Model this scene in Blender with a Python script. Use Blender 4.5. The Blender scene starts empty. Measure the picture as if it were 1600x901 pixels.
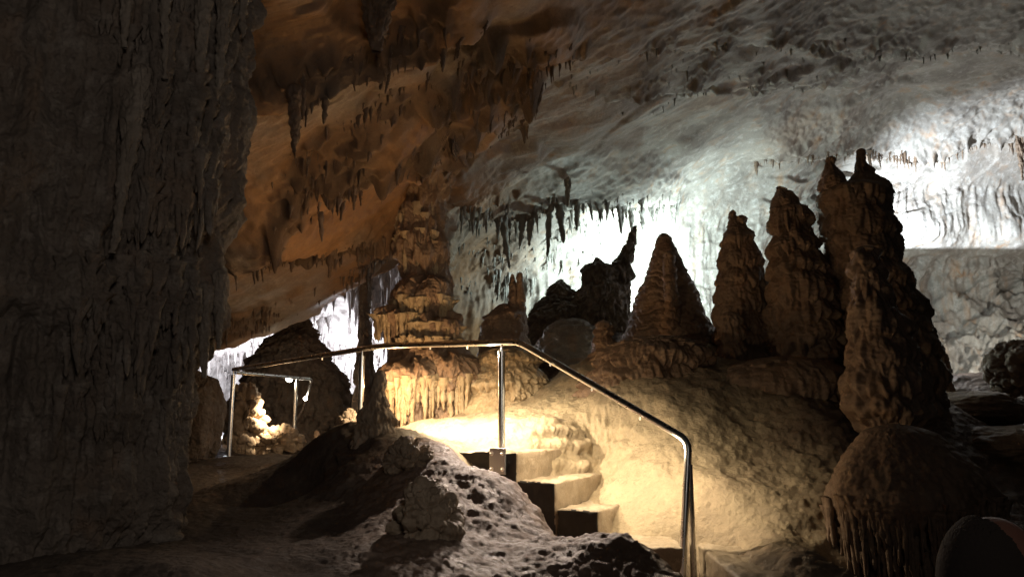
import bpy, math, random
import numpy as np
from mathutils import Vector

rng = np.random.default_rng(7)
random.seed(7)
scene = bpy.context.scene
COL = scene.collection
F32 = np.float32

# ------------------------------------------------------------------ camera frame
FPX, CX, CY, HORIZON = 1232.0, 800.0, 450.5, 654.0
PITCH = math.atan((HORIZON - CY) / FPX)
EYE = np.array([0.0, 0.0, 1.6])
_fw = np.array([0, math.cos(PITCH), math.sin(PITCH)])
_up = np.array([0, -math.sin(PITCH), math.cos(PITCH)])
_rt = np.array([1.0, 0, 0])

def P(px, py, D):
    """world point at forward distance D that the camera sees at this pixel"""
    px, py, D = np.asarray(px, float), np.asarray(py, float), np.asarray(D, float)
    d = _fw + _rt * ((px - CX) / FPX)[..., None] + _up * ((CY - py) / FPX)[..., None]
    return EYE + d * (D / d[..., 1])[..., None]

def mpp(py, D):
    """metres per pixel"""
    d = _fw + _up * ((CY - py) / FPX)
    return D / d[1] / FPX

# ------------------------------------------------------------------ noise
_G = np.array([[1,1,0],[-1,1,0],[1,-1,0],[-1,-1,0],[1,0,1],[-1,0,1],[1,0,-1],[-1,0,-1],
               [0,1,1],[0,-1,1],[0,1,-1],[0,-1,-1],[1,1,0],[-1,1,0],[0,-1,1],[0,-1,-1]], F32)

def _hash(x, y, z, seed):
    h = (x * np.uint32(73856093)) ^ (y * np.uint32(19349663)) ^ (z * np.uint32(83492791)) ^ np.uint32((seed * 2654435761) & 0xffffffff)
    h ^= h >> np.uint32(13)
    h *= np.uint32(1274126177)
    h ^= h >> np.uint32(16)
    return h

def _perlin(p, seed):
    f = np.floor(p)
    i = f.astype(np.int32).astype(np.uint32)
    t = (p - f).astype(F32)
    u = t * t * t * (t * (t * 6 - 15) + 10)
    out = np.zeros(len(p), F32)
    for dx in (0, 1):
        wx = u[:, 0] if dx else 1 - u[:, 0]
        for dy in (0, 1):
            wy = wx * (u[:, 1] if dy else 1 - u[:, 1])
            for dz in (0, 1):
                w = wy * (u[:, 2] if dz else 1 - u[:, 2])
                g = _G[_hash(i[:, 0] + np.uint32(dx), i[:, 1] + np.uint32(dy), i[:, 2] + np.uint32(dz), seed) & np.uint32(15)]
                out += w * (g[:, 0] * (t[:, 0] - dx) + g[:, 1] * (t[:, 1] - dy) + g[:, 2] * (t[:, 2] - dz))
    return out

def chunked(fn, p, *a):
    sh = p.shape[:-1]
    q = np.ascontiguousarray(p.reshape(-1, 3), dtype=F32)
    out = np.empty(len(q), F32)
    for k in range(0, len(q), 40000):
        out[k:k + 40000] = fn(q[k:k + 40000], *a)
    return out.reshape(sh)

def S3(p, sx, sy=None, sz=None):
    return p * np.array([sx, sx if sy is None else sy, sx if sz is None else sz], F32)

def noise(p, seed=0):
    return chunked(_perlin, p, seed)

def fbm(p, seed=0, octv=4, gain=0.5, ridged=False):
    out = 0; a = 1.0; q = np.asarray(p, F32)
    for o in range(octv):
        n = noise(q, seed + o * 17)
        if ridged: n = 1 - 2 * np.abs(n)*1.3
        out = out + a * n
        a *= gain; q = q * 2.03 + 3.1
    return out

def _worley(p, seed):
    f = np.floor(p); i = f.astype(np.int32).astype(np.uint32); t = p - f
    best = np.full(len(p), 9.0, F32)
    for dx in (-1, 0, 1):
        for dy in (-1, 0, 1):
            for dz in (-1, 0, 1):
                h = _hash(i[:, 0] + np.uint32(dx & 0xffffffff), i[:, 1] + np.uint32(dy & 0xffffffff), i[:, 2] + np.uint32(dz & 0xffffffff), seed)
                ox = (h & np.uint32(1023)).astype(F32) / 1023 + dx - t[:, 0]
                oy = ((h >> np.uint32(10)) & np.uint32(1023)).astype(F32) / 1023 + dy - t[:, 1]
                oz = ((h >> np.uint32(20)) & np.uint32(1023)).astype(F32) / 1023 + dz - t[:, 2]
                best = np.minimum(best, ox * ox + oy * oy + oz * oz)
    return np.sqrt(best)

def worley(p, seed=0):
    return chunked(_worley, p, seed)

def sstep(a, b, x):
    t = np.clip((x - a) / (b - a), 0, 1)
    return t * t * (3 - 2 * t)

def rbf(pts, vals, q, c, reg=0.0):
    """smooth multiquadric surface through scattered values"""
    pts = np.asarray(pts, float); vals = np.asarray(vals, float)
    n = len(pts)
    A = np.zeros((n + 3, n + 3))
    A[:n, :n] = np.sqrt(((pts[:, None] - pts[None]) ** 2).sum(-1) + c * c) + reg * np.eye(n)
    A[:n, n] = 1; A[:n, n + 1:] = pts; A[n, :n] = 1; A[n + 1:, :n] = pts.T
    w = np.linalg.solve(A, np.concatenate([vals, [0, 0, 0]]))
    q = np.asarray(q, float); sh = q.shape[:-1]; q = q.reshape(-1, 2)
    out = np.empty(len(q))
    for k in range(0, len(q), 50000):
        b = q[k:k + 50000]
        out[k:k + 50000] = np.sqrt(((b[:, None] - pts[None]) ** 2).sum(-1) + c * c) @ w[:n] + w[n] + b @ w[n + 1:]
    return out.reshape(sh)

# ------------------------------------------------------------------ mesh helpers
def tag(o, label=None, cat=None, group=None, kind=None):
    if label: o['label'] = label
    if cat: o['category'] = cat
    if group: o['group'] = group
    if kind: o['kind'] = kind
    return o

def mesh_obj(name, verts, faces, mat, parent=None, loc=None, smooth=True, attrs=None):
    """faces: int array (n,4) or (n,3), or list of such arrays. verts are world coordinates."""
    verts = np.asarray(verts, float)
    fl = faces if isinstance(faces, list) else [faces]
    fl = [np.asarray(f, np.int32) for f in fl if len(f)]
    base = np.zeros(3) if loc is None else np.asarray(loc, float)
    me = bpy.data.meshes.new(name)
    me.vertices.add(len(verts))
    me.vertices.foreach_set('co', (verts - base).astype(F32).ravel())
    tot = np.concatenate([np.full(len(f), f.shape[1], np.int32) for f in fl])
    idx = np.concatenate([f.ravel() for f in fl])
    me.loops.add(len(idx)); me.loops.foreach_set('vertex_index', idx)
    me.polygons.add(len(tot))
    start = np.zeros(len(tot), np.int32); start[1:] = np.cumsum(tot)[:-1]
    me.polygons.foreach_set('loop_start', start)
    me.polygons.foreach_set('loop_total', tot)
    me.polygons.foreach_set('use_smooth', np.full(len(tot), smooth))
    for k, v in (attrs or {}).items():
        a = me.attributes.new(k, 'FLOAT', 'POINT'); a.data.foreach_set('value', np.asarray(v, F32).ravel())
    me.update(calc_edges=True); me.validate()
    me.materials.append(mat)
    o = bpy.data.objects.new(name, me); COL.objects.link(o)
    if parent is not None:
        o.parent = parent
        pl = np.array(parent.location)
        o.location = base - pl
    else:
        o.location = base
    return o

def empty(name, loc):
    o = bpy.data.objects.new(name, None); COL.objects.link(o); o.location = loc
    o.empty_display_size = 0.2
    return o

def grid_faces(nu, nv, wrap=False, off=0):
    """vertices index = u*nv + v"""
    u = np.arange(nu if wrap else nu - 1); v = np.arange(nv - 1)
    U, V = np.meshgrid(u, v, indexing='ij'); U1 = (U + 1) % nu
    return (np.stack([U * nv + V, U1 * nv + V, U1 * nv + V + 1, U * nv + V + 1], -1).reshape(-1, 4) + off)

def grid_normals(g, wrap=False):
    if wrap:
        du = np.roll(g, -1, 0) - np.roll(g, 1, 0)
    else:
        du = np.gradient(g, axis=0)
    dv = np.gradient(g, axis=1)
    n = np.cross(du, dv)
    return n / (np.linalg.norm(n, axis=-1, keepdims=True) + 1e-9)

class Geo:
    """collects pieces of ONE mesh"""
    def __init__(s): s.v = []; s.f4 = []; s.f3 = []; s.n = 0
    def add(s, v, f):
        v = np.asarray(v, float).reshape(-1, 3); f = np.asarray(f, np.int64) + s.n
        (s.f4 if f.shape[1] == 4 else s.f3).append(f); s.v.append(v); s.n += len(v)
    def build(s, name, mat, parent=None, loc=None, smooth=True):
        fs = []
        if s.f4: fs.append(np.concatenate(s.f4))
        if s.f3: fs.append(np.concatenate(s.f3))
        return mesh_obj(name, np.concatenate(s.v), fs, mat, parent, loc, smooth)

def tube(geo, pts, r, n=14, caps=True):
    pts = [np.asarray(p, float) for p in pts]
    if np.isscalar(r): r = [r] * len(pts)
    rings = []; nrm = None
    for i, p in enumerate(pts):
        a = pts[max(i - 1, 0)]; b = pts[min(i + 1, len(pts) - 1)]
        t = (b - a) / np.linalg.norm(b - a)
        if nrm is None:
            h = np.array([0, 0, 1.0]) if abs(t[2]) < 0.9 else np.array([1.0, 0, 0])
            nrm = np.cross(t, h)
        nrm = nrm - t * (nrm @ t); nrm /= np.linalg.norm(nrm)
        bn = np.cross(t, nrm)
        th = np.linspace(0, 2 * math.pi, n, endpoint=False)
        rings.append(p + r[i] * (np.cos(th)[:, None] * nrm + np.sin(th)[:, None] * bn))
    g = np.stack(rings, 1)                     # n x len
    geo.add(g.reshape(-1, 3), grid_faces(n, len(pts), True))
    if caps:
        for k in (0, len(pts) - 1):
            c = pts[k]; ring = g[:, k]
            v = np.vstack([ring, c[None]])
            geo.add(v, np.array([[i, (i + 1) % n, n] for i in range(n)]))

def round_path(pts, rad=0.08, seg=8):
    pts = [np.asarray(p, float) for p in pts]; out = [pts[0]]
    for i in range(1, len(pts) - 1):
        a, b, c = pts[i - 1], pts[i], pts[i + 1]
        u = (a - b) / np.linalg.norm(a - b); v = (c - b) / np.linalg.norm(c - b)
        r = min(rad, 0.45 * np.linalg.norm(a - b), 0.45 * np.linalg.norm(c - b))
        s, e = b + u * r, b + v * r
        for k in range(seg + 1):
            t = k / seg
            out.append((1 - t) ** 2 * s + 2 * t * (1 - t) * b + t * t * e)
    out.append(pts[-1]); return out

def cones(geo, roots, lens, rads, seed=0, ns=7, nr=8, lean=0.06, tip=0.22):
    """many hanging drips as pieces of one mesh"""
    roots = np.asarray(roots, float); N = len(roots)
    if N == 0: return
    r_ = np.random.default_rng(seed)
    t = np.linspace(0, 1, nr)
    prof = (1 - t) ** 0.8 * (1 - tip) + tip
    prof[0] = 1.9; prof[1] = 1.25; prof[-1] = 0.02
    ph = r_.uniform(0, 6.28, (N, 1)); am = r_.uniform(0.05, 0.28, (N, 1))
    pr = prof[None] * (1 + am * np.sin(ph + t[None] * r_.uniform(6, 16, (N, 1))))
    th = np.linspace(0, 2 * math.pi, ns, endpoint=False)[None] + r_.uniform(0, 6, (N, 1))
    rr = pr * np.asarray(rads)[:, None]
    ecc = r_.uniform(0.65, 1.35, (N, 1, 1))
    v = np.zeros((N, ns, nr, 3))
    lump = 1 + 0.22 * r_.standard_normal((N, ns, nr))
    v[..., 0] = np.cos(th)[:, :, None] * rr[:, None] * lump * ecc
    v[..., 1] = np.sin(th)[:, :, None] * rr[:, None] * lump / ecc
    ln = np.asarray(lens)[:, None, None]
    v[..., 2] = -t[None, None] * ln + 0.12 * ln * (t[None, None] == 0)
    lx = r_.normal(0, lean, (N, 1, 1)); ly = r_.normal(0, lean, (N, 1, 1))
    v[..., 0] += lx * t[None, None] ** 1.5 * ln
    v[..., 1] += ly * t[None, None] ** 1.5 * ln
    v += roots[:, None, None]
    f = grid_faces(ns, nr, True)
    fs = (f[None] + (np.arange(N) * ns * nr)[:, None, None]).reshape(-1, 4)
    geo.add(v.reshape(-1, 3), fs)

# ------------------------------------------------------------------ materials
def nodes_mat(name):
    m = bpy.data.materials.new(name); m.use_nodes = True
    nt = m.node_tree
    return m, nt, nt.nodes, nt.links, nt.nodes['Principled BSDF']

def rock(name, dark, mid, light, rough=(0.45, 0.85), bump=0.5, scale=1.0, stain=None, streak=0.0, spec=0.4,
         crust=0.5, stain_attr=False, speck=0.35, bdist=0.03, cracks=0.0, mud=False):
    m, nt, N, L, bs = nodes_mat(name)
    geo = N.new('ShaderNodeNewGeometry')
    def nz(sc, det=6, rgh=0.6, vec=None, dist=0.0):
        n = N.new('ShaderNodeTexNoise'); n.inputs['Scale'].default_value = sc
        n.inputs['Detail'].default_value = det; n.inputs['Roughness'].default_value = rgh
        n.inputs['Distortion'].default_value = dist
        L.new(vec or geo.outputs['Position'], n.inputs['Vector']); return n
    def ramp(inp, lo, hi):
        r = N.new('ShaderNodeMapRange'); r.inputs['From Min'].default_value = lo; r.inputs['From Max'].default_value = hi
        L.new(inp, r.inputs['Value']); return r.outputs['Result']
    def mix(fac, a, b, typ='MIX'):
        x = N.new('ShaderNodeMix'); x.data_type = 'RGBA'; x.blend_type = typ
        if isinstance(fac, float): x.inputs['Factor'].default_value = fac
        else: L.new(fac, x.inputs['Factor'])
        for k, c in (('A', a), ('B', b)):
            s = [i for i in x.inputs if i.name == k and i.type == 'RGBA'][0]
            if isinstance(c, tuple): s.default_value = (*c, 1)
            else: L.new(c, s)
        return [o for o in x.outputs if o.type == 'RGBA'][0]
    n1 = nz(1.3 * scale, 8, 0.65, dist=0.6)
    n2 = nz(9 * scale, 8, 0.7)
    n3 = nz(55 * scale, 4, 0.6)
    c = mix(ramp(n1.outputs['Fac'], 0.32, 0.68), dark, mid)
    c = mix(ramp(n2.outputs['Fac'], 0.5, 0.78), c, light)
    mp = N.new('ShaderNodeMapping'); mp.inputs['Scale'].default_value = (1, 1, 0.12)
    L.new(geo.outputs['Position'], mp.inputs['Vector'])
    st = nz(5 * scale, 5, 0.6, mp.outputs['Vector'], 0.3)
    if streak and stain:
        mul = N.new('ShaderNodeMath'); mul.operation = 'MULTIPLY'; mul.inputs[1].default_value = streak
        L.new(ramp(st.outputs['Fac'], 0.52, 0.72), mul.inputs[0])
        mul2 = N.new('ShaderNodeMath'); mul2.operation = 'MULTIPLY'
        L.new(ramp(n1.outputs['Fac'], 0.4, 0.62), mul2.inputs[1]); L.new(mul.outputs[0], mul2.inputs[0])
        c = mix(mul2.outputs[0], c, stain)
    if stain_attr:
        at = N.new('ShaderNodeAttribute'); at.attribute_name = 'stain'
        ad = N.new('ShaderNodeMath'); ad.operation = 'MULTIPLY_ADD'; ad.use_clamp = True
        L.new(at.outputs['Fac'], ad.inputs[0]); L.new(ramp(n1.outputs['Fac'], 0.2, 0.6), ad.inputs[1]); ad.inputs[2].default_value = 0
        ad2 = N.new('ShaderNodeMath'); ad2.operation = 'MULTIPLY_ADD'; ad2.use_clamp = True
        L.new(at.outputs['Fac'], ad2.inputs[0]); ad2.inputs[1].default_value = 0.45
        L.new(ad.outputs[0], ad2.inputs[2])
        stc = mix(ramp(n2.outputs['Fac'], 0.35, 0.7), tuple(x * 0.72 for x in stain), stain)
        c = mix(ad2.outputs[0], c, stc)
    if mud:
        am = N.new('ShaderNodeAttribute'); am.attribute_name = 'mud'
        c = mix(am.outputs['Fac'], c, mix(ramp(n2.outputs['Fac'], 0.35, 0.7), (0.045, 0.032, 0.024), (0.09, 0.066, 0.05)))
    # small dark pits and dirt
    sp = N.new('ShaderNodeMath'); sp.operation = 'MULTIPLY'; sp.inputs[1].default_value = speck
    L.new(ramp(n3.outputs['Fac'], 0.56, 0.75), sp.inputs[0])
    c = mix(sp.outputs[0], c, tuple(x * 0.45 for x in dark))
    if cracks:
        vc = N.new('ShaderNodeTexVoronoi'); vc.feature = 'DISTANCE_TO_EDGE'; vc.inputs['Scale'].default_value = 1.1
        wc = N.new('ShaderNodeVectorMath'); wc.operation = 'MULTIPLY_ADD'; wc.inputs[1].default_value = (0.9, 0.9, 0.9)
        n5 = nz(1.7, 6, 0.65)
        L.new(n5.outputs['Color'], wc.inputs[0]); L.new(geo.outputs['Position'], wc.inputs[2]); L.new(wc.outputs[0], vc.inputs['Vector'])
        cm = N.new('ShaderNodeMath'); cm.operation = 'MULTIPLY'; cm.use_clamp = True
        L.new(ramp(vc.outputs['Distance'], 0.03, 0.0), cm.inputs[0]); L.new(ramp(n1.outputs['Fac'], 0.45, 0.6), cm.inputs[1])
        cs = N.new('ShaderNodeMath'); cs.operation = 'MULTIPLY'; cs.inputs[1].default_value = cracks; L.new(cm.outputs[0], cs.inputs[0])
        c = mix(cs.outputs[0], c, tuple(x * 0.3 for x in dark))
    L.new(c, bs.inputs['Base Color'])
    rr = N.new('ShaderNodeMapRange'); rr.inputs['From Min'].default_value = 0.35; rr.inputs['From Max'].default_value = 0.65
    rr.inputs['To Min'].default_value, rr.inputs['To Max'].default_value = rough
    L.new(n2.outputs['Fac'], rr.inputs['Value'])
    if mud:
        ra = N.new('ShaderNodeMath'); ra.operation = 'MULTIPLY_ADD'; ra.use_clamp = True; ra.inputs[1].default_value = 0.45
        L.new(am.outputs['Fac'], ra.inputs[0]); L.new(rr.outputs['Result'], ra.inputs[2]); L.new(ra.outputs[0], bs.inputs['Roughness'])
    else: L.new(rr.outputs['Result'], bs.inputs['Roughness'])
    bs.inputs['Specular IOR Level'].default_value = spec
    vo = N.new('ShaderNodeTexVoronoi'); vo.feature = 'SMOOTH_F1'; vo.inputs['Scale'].default_value = 26 * scale
    wv = N.new('ShaderNodeVectorMath'); wv.operation = 'MULTIPLY_ADD'
    L.new(n2.outputs['Color'], wv.inputs[0]); wv.inputs[1].default_value = (0.12, 0.12, 0.12); L.new(geo.outputs['Position'], wv.inputs[2])
    L.new(wv.outputs[0], vo.inputs['Vector'])
    n4 = nz(17 * scale, 10, 0.72)
    h = N.new('ShaderNodeMath'); h.operation = 'MULTIPLY_ADD'; h.inputs[1].default_value = -crust
    L.new(vo.outputs['Distance'], h.inputs[0]); L.new(n4.outputs['Fac'], h.inputs[2])
    b = N.new('ShaderNodeBump'); b.inputs['Strength'].default_value = bump; b.inputs['Distance'].default_value = bdist
    L.new(h.outputs[0], b.inputs['Height']); L.new(b.outputs['Normal'], bs.inputs['Normal'])
    return m

M = {}
M['ceiling'] = rock('ceiling_limestone', (0.17, 0.145, 0.125), (0.31, 0.285, 0.25), (0.47, 0.45, 0.42), stain=(0.33, 0.18, 0.085),
                    streak=0.9, stain_attr=True, bump=0.45, bdist=0.03, crust=0.2, cracks=0.2, speck=0.5, mud=True)
M['far'] = rock('far_limestone', (0.25, 0.23, 0.22), (0.4, 0.38, 0.37), (0.55, 0.53, 0.52), bump=0.5)
M['wall'] = rock('grey_brown_rock', (0.12, 0.09, 0.068), (0.21, 0.165, 0.13), (0.31, 0.26, 0.215), stain=(0.24, 0.13, 0.065), streak=0.8, bump=0.9, bdist=0.05, speck=0.6)
M['fringe'] = rock('brown_dripstone', (0.09, 0.058, 0.038), (0.16, 0.105, 0.068), (0.25, 0.18, 0.12), bump=0.4)
M['fringe_grey'] = rock('grey_dripstone', (0.15, 0.135, 0.115), (0.27, 0.25, 0.22), (0.42, 0.4, 0.37), bump=0.4)
M['mite'] = rock('stalagmite_calcite', (0.17, 0.11, 0.075), (0.27, 0.185, 0.125), (0.36, 0.27, 0.19), rough=(0.4, 0.75), bump=0.55, stain=(0.3, 0.16, 0.07), streak=0.5)
M['flow'] = rock('yellow_flowstone', (0.29, 0.21, 0.125), (0.42, 0.325, 0.205), (0.53, 0.435, 0.3), rough=(0.3, 0.7), bump=0.6, stain=(0.36, 0.2, 0.08), streak=0.4, crust=0.8)
M['floor'] = rock('floor_flowstone', (0.12, 0.078, 0.055), (0.20, 0.138, 0.102), (0.30, 0.22, 0.17), rough=(0.36, 0.75), spec=0.32, bump=0.7, stain=(0.41, 0.33, 0.22), stain_attr=True, crust=0.5, mud=True)
M['drape'] = rock('dusty_drapery', (0.13, 0.10, 0.075), (0.22, 0.175, 0.135), (0.32, 0.265, 0.215), bump=0.8, bdist=0.03, speck=0.6)
M['pop'] = rock('coralloid_crust', (0.19, 0.135, 0.09), (0.29, 0.215, 0.145), (0.4, 0.31, 0.22), rough=(0.4, 0.8), bump=0.5)
M['step_side'] = rock('near_black_concrete', (0.012, 0.010, 0.009), (0.02, 0.017, 0.015), (0.04, 0.034, 0.03), rough=(0.5, 0.8), bump=0.3, crust=0.2, bdist=0.015)  # near-black tone for the step end faces turned to the outcrop
M['step'] = rock('worn_concrete', (0.20, 0.155, 0.105), (0.34, 0.275, 0.2), (0.46, 0.39, 0.3), rough=(0.3, 0.7), bump=0.5, crust=0.3, bdist=0.015, scale=1.8, speck=0.6)

def metal(name, col, rough):
    m, nt, N, L, bs = nodes_mat(name)
    bs.inputs['Base Color'].default_value = (*col, 1); bs.inputs['Metallic'].default_value = 1
    n = N.new('ShaderNodeTexNoise'); n.inputs['Scale'].default_value = 40
    r = N.new('ShaderNodeMapRange'); r.inputs['To Min'].default_value = rough * 0.75; r.inputs['To Max'].default_value = rough * 1.4
    L.new(n.outputs['Fac'], r.inputs['Value']); L.new(r.outputs['Result'], bs.inputs['Roughness'])
    return m
M['steel'] = metal('brushed_steel', (0.74, 0.73, 0.71), 0.27)
M['plate'] = metal('dull_steel_plate', (0.3, 0.3, 0.31), 0.45)
def emit(name, col, s):
    m, nt, N, L, bs = nodes_mat(name)
    bs.inputs['Base Color'].default_value = (*col, 1)
    bs.inputs['Emission Color'].default_value = (*col, 1); bs.inputs['Emission Strength'].default_value = s
    return m
M['led'] = emit('led_lens', (1.0, 0.9, 0.72), 30)
M['led_dim'] = emit('led_lens_dim', (1.0, 0.86, 0.62), 0.5)
def simple(name, col, rough, nscale=30, var=0.25, sss=0):
    m, nt, N, L, bs = nodes_mat(name)
    n = N.new('ShaderNodeTexNoise'); n.inputs['Scale'].default_value = nscale; n.inputs['Detail'].default_value = 6
    x = N.new('ShaderNodeMix'); x.data_type = 'RGBA'; L.new(n.outputs['Fac'], x.inputs['Factor'])
    x.inputs[6].default_value = (*[c * (1 - var) for c in col], 1); x.inputs[7].default_value = (*[min(1, c * (1 + var)) for c in col], 1)
    L.new(x.outputs[2], bs.inputs['Base Color']); bs.inputs['Roughness'].default_value = rough
    b = N.new('ShaderNodeBump'); b.inputs['Strength'].default_value = 0.2; b.inputs['Distance'].default_value = 0.004
    L.new(n.outputs['Fac'], b.inputs['Height']); L.new(b.outputs['Normal'], bs.inputs['Normal'])
    return m
M['skin'] = simple('skin', (0.22, 0.10, 0.07), 0.5, 60, 0.12)
M['hair'] = simple('dark_hair', (0.035, 0.025, 0.02), 0.95, 200, 0.5)
M['cloth'] = simple('dark_jacket_cloth', (0.05, 0.05, 0.06), 0.9, 120)
M['denim'] = simple('dark_trouser_cloth', (0.04, 0.045, 0.06), 0.9, 120)

# ------------------------------------------------------------------ cave ceiling and back wall (one sheet of rock)
CTRL = [(-300,-350,3.3),(400,-350,3.4),(800,-350,4.4),(1200,-350,5.4),(1600,-350,6),(2000,-350,6),
 (-200,0,4.6),(150,0,4.6),(400,0,5.0),(600,0,5.4),(800,0,6.0),(1000,0,7),(1200,0,8),(1400,0,8.8),(1600,0,9.0),(1950,0,9),
 (-200,200,5.2),(200,200,5.4),(400,200,5.8),(600,150,6.2),(800,150,7.8),(1000,150,9.2),(1200,150,11),(1400,150,12.2),(1600,150,12.3),(1950,150,12),
 (0,400,6.5),(300,400,7),(400,350,7.0),(500,300,7.2),(600,300,7.9),(700,250,8.5),(790,195,8.5),
 (100,560,8),(350,530,9.0),(400,500,8.8),(500,460,8.8),(600,400,9.0),(660,320,9.2),
 (750,300,10.5),(900,280,11),(1000,300,12),(710,400,11.8),(800,400,12.3),(900,400,12.8),(1000,400,13.2),(1000,500,13),(720,560,12.5),(850,560,12.8),
 (1100,300,13),(1200,300,13.5),(1300,220,13.2),(1300,400,14.2),(1450,225,13.4),(1600,205,13.0),
 (1450,300,14.3),(1450,372,14.2),(1600,300,14.2),(1600,380,14.1),(1450,420,14.8),(1600,420,14.7),(1450,560,14.2),(1600,560,13.4),
 (1950,230,13),(1950,300,14),(1950,560,13),(1200,560,14),(1000,610,12.8),(1300,600,14.0)]
CT = np.array(CTRL, float)

def shell_depth(px, py):
    q = np.stack([px, py], -1) / 100.0
    return np.exp(rbf(CT[:, :2] / 100.0, np.log(CT[:, 2]), q, 0.5))

YLX = [-400, 200, 300, 350, 420, 500, 560, 610, 640, 662, 690, 2300]
YLY = [600, 580, 552, 532, 506, 472, 442, 410, 402, 470, 620, 640]
def shell_grid():
    nu, nv, nc = 1300, 660, 24
    px = np.linspace(-300, 1980, nu); yl = np.interp(px, YLX, YLY)
    t = np.linspace(0, 1, nv)
    PX = np.repeat(px[:, None], nv, 1); PY = -330 + (yl[:, None] + 330) * t[None]
    D = shell_depth(PX, PY)
    g = P(PX, PY, D)
    # the rock turns up and back behind its lower edge, so the slab has thickness
    e = g[:, -1:]; s = np.linspace(0, 1, nc + 1)[1:][None, :, None]
    back = e + s * np.array([0, 1.6, 0]) + np.sin(s * 2.2) * np.array([0, 0, 0.0]) + s ** 1.5 * np.array([0, 0, 0.9])
    g = np.concatenate([g, back], 1)
    PX = np.concatenate([PX, np.repeat(PX[:, -1:], nc, 1)], 1); PY = np.concatenate([PY, np.repeat(PY[:, -1:], nc, 1)], 1)
    return g, PX, PY

g, PX, PY = shell_grid()
n = grid_normals(g); 
flip = np.sign(((EYE - g) * n).sum(-1))[..., None]; flip[:, -24:] = flip[:, -25:-24]
n = n * flip                                               # towards the room
def poly_sd(PX, PY, pts):
    """signed vertical distance to a polyline y(x), positive below"""
    xs, ys = zip(*pts); return PY - np.interp(PX, xs, ys)
wallness = sstep(0.75, 0.35, np.abs(n[..., 2]))
gw = g + 0.35 * np.stack([noise(g * 0.5, 31), noise(g * 0.5, 32), noise(g * 0.5, 33)], -1)
nb = np.array([-0.42, -0.1, 0.9]); nb /= np.linalg.norm(nb)
qb = gw @ nb * 2.1 + 0.9 * noise(g * 0.8, 40) + 0.35 * noise(g * 2.6, 42)
saw = qb - np.floor(qb)
bed = (saw * sstep(1.0, 0.86, saw))
qb2 = gw @ nb * 6.3 + 0.4 * noise(g * 2.2, 41); saw2 = qb2 - np.floor(qb2)
bed2 = saw2 * sstep(1.0, 0.8, saw2)
flute = fbm(S3(g, 7, 7, 0.9), 50, 3)
big = fbm(g * 0.55, 51, 3)
rid = fbm(g * 1.9 + 4, 52, 4, 0.55, ridged=True)
fine = fbm(g * 9, 53, 3, 0.6)
rough_mask = sstep(-0.15, 0.35, noise(g * 0.45, 60))
LED0 = [(300, 410), (380, 350), (470, 295), (560, 252), (640, 238), (700, 212), (790, 178), (830, 140)]
LED3 = [(340, 372), (420, 385), (520, 380), (600, 360), (640, 330), (800, 215)]
slab = sstep(0, 25, poly_sd(PX, PY, LED0)) * sstep(0, -25, poly_sd(PX, PY, LED3)) * sstep(380, 430, PX) * sstep(810, 770, PX)
bx = np.array([0.9, 0.0, 0.42]); bx /= np.linalg.norm(bx)          # strike of the beds
ga = g - (g @ bx)[..., None] * bx * 0.72
med = fbm(ga * 3.4, 54, 4, 0.55); grain = fbm(ga * 11, 56, 3, 0.6)
smooth = sstep(0.12, -0.25, noise(g * 0.7 + 5, 57) + 0.4 * noise(ga * 2.0, 58))
disp = 0.16 * big + (0.09 * bed * (0.3 + rough_mask) + 0.05 * bed2 * rough_mask) * (1 - 0.5 * slab) + 0.045 * med * (0.35 + rough_mask) * (1 - 0.5 * slab) * (1 - 0.55 * smooth) + (0.016 * grain + 0.006 * fine) * (1 - 0.6 * smooth) \
       + wallness * 0.05 * flute + 0.2 * fbm(S3(g, 3.2, 3.2, 0.3), 59, 3) * sstep(1380, 1440, PX) * sstep(392, 410, PY)
# hanging ledges: the rock above the line stands forward of the rock below it
LEDGES = [([(300, 410), (380, 350), (470, 295), (560, 252), (640, 238), (700, 212), (790, 178), (830, 140)], 300, 825, 0.28),
          ([(360, 175), (430, 150), (520, 110), (640, 72), (760, 20)], 360, 760, 0.22),
          ([(640, 300), (700, 268), (790, 205)], 640, 800, -0.16),
          ([(340, 372), (420, 385), (520, 380), (600, 360), (640, 330)], 340, 640, 0.22),
          ([(690, 300), (800, 322), (900, 300), (1060, 318)], 690, 1060, 0.25),
          ([(1150, 250), (1300, 218), (1450, 232), (1600, 200), (1900, 190)], 1180, 1980, 0.3),
          ([(800, 75), (1000, 62), (1200, 50), (1500, 58), (1700, 50)], 800, 1700, 0.16),
          ([(950, 145), (1150, 120), (1300, 128), (1400, 120)], 950, 1400, 0.13)]
jit = 9 * fbm(S3(g, 3.0), 70, 3) + 4 * noise(g * 14, 75)
for pts, xa, xb, am in LEDGES:
    sd = poly_sd(PX, PY, pts) + jit
    m = sstep(xa - 25, xa + 45, PX) * sstep(xb + 25, xb - 45, PX)
    disp += am * m * (sstep(-90, 0, sd) * sstep(4, -1, sd))
stain = sstep(900, 640, PX + 0.9 * PY * 0 + 60 * noise(g * 0.8, 80)) * 1.0
stain = np.maximum(stain, 0.75 * sstep(1230, 850, PX + 1.5 * PY + 120 * noise(g * 0.9, 84)))
stain = np.maximum(stain, 0.45 * sstep(0.05, 0.5, noise(g * 0.42, 81) + 0.3 * noise(g * 1.7, 83)) * (PX > 900) * sstep(300, 120, PY))
B0a = [(380,335),(440,250),(520,170),(640,100),(760,45),(860,30)]
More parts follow.
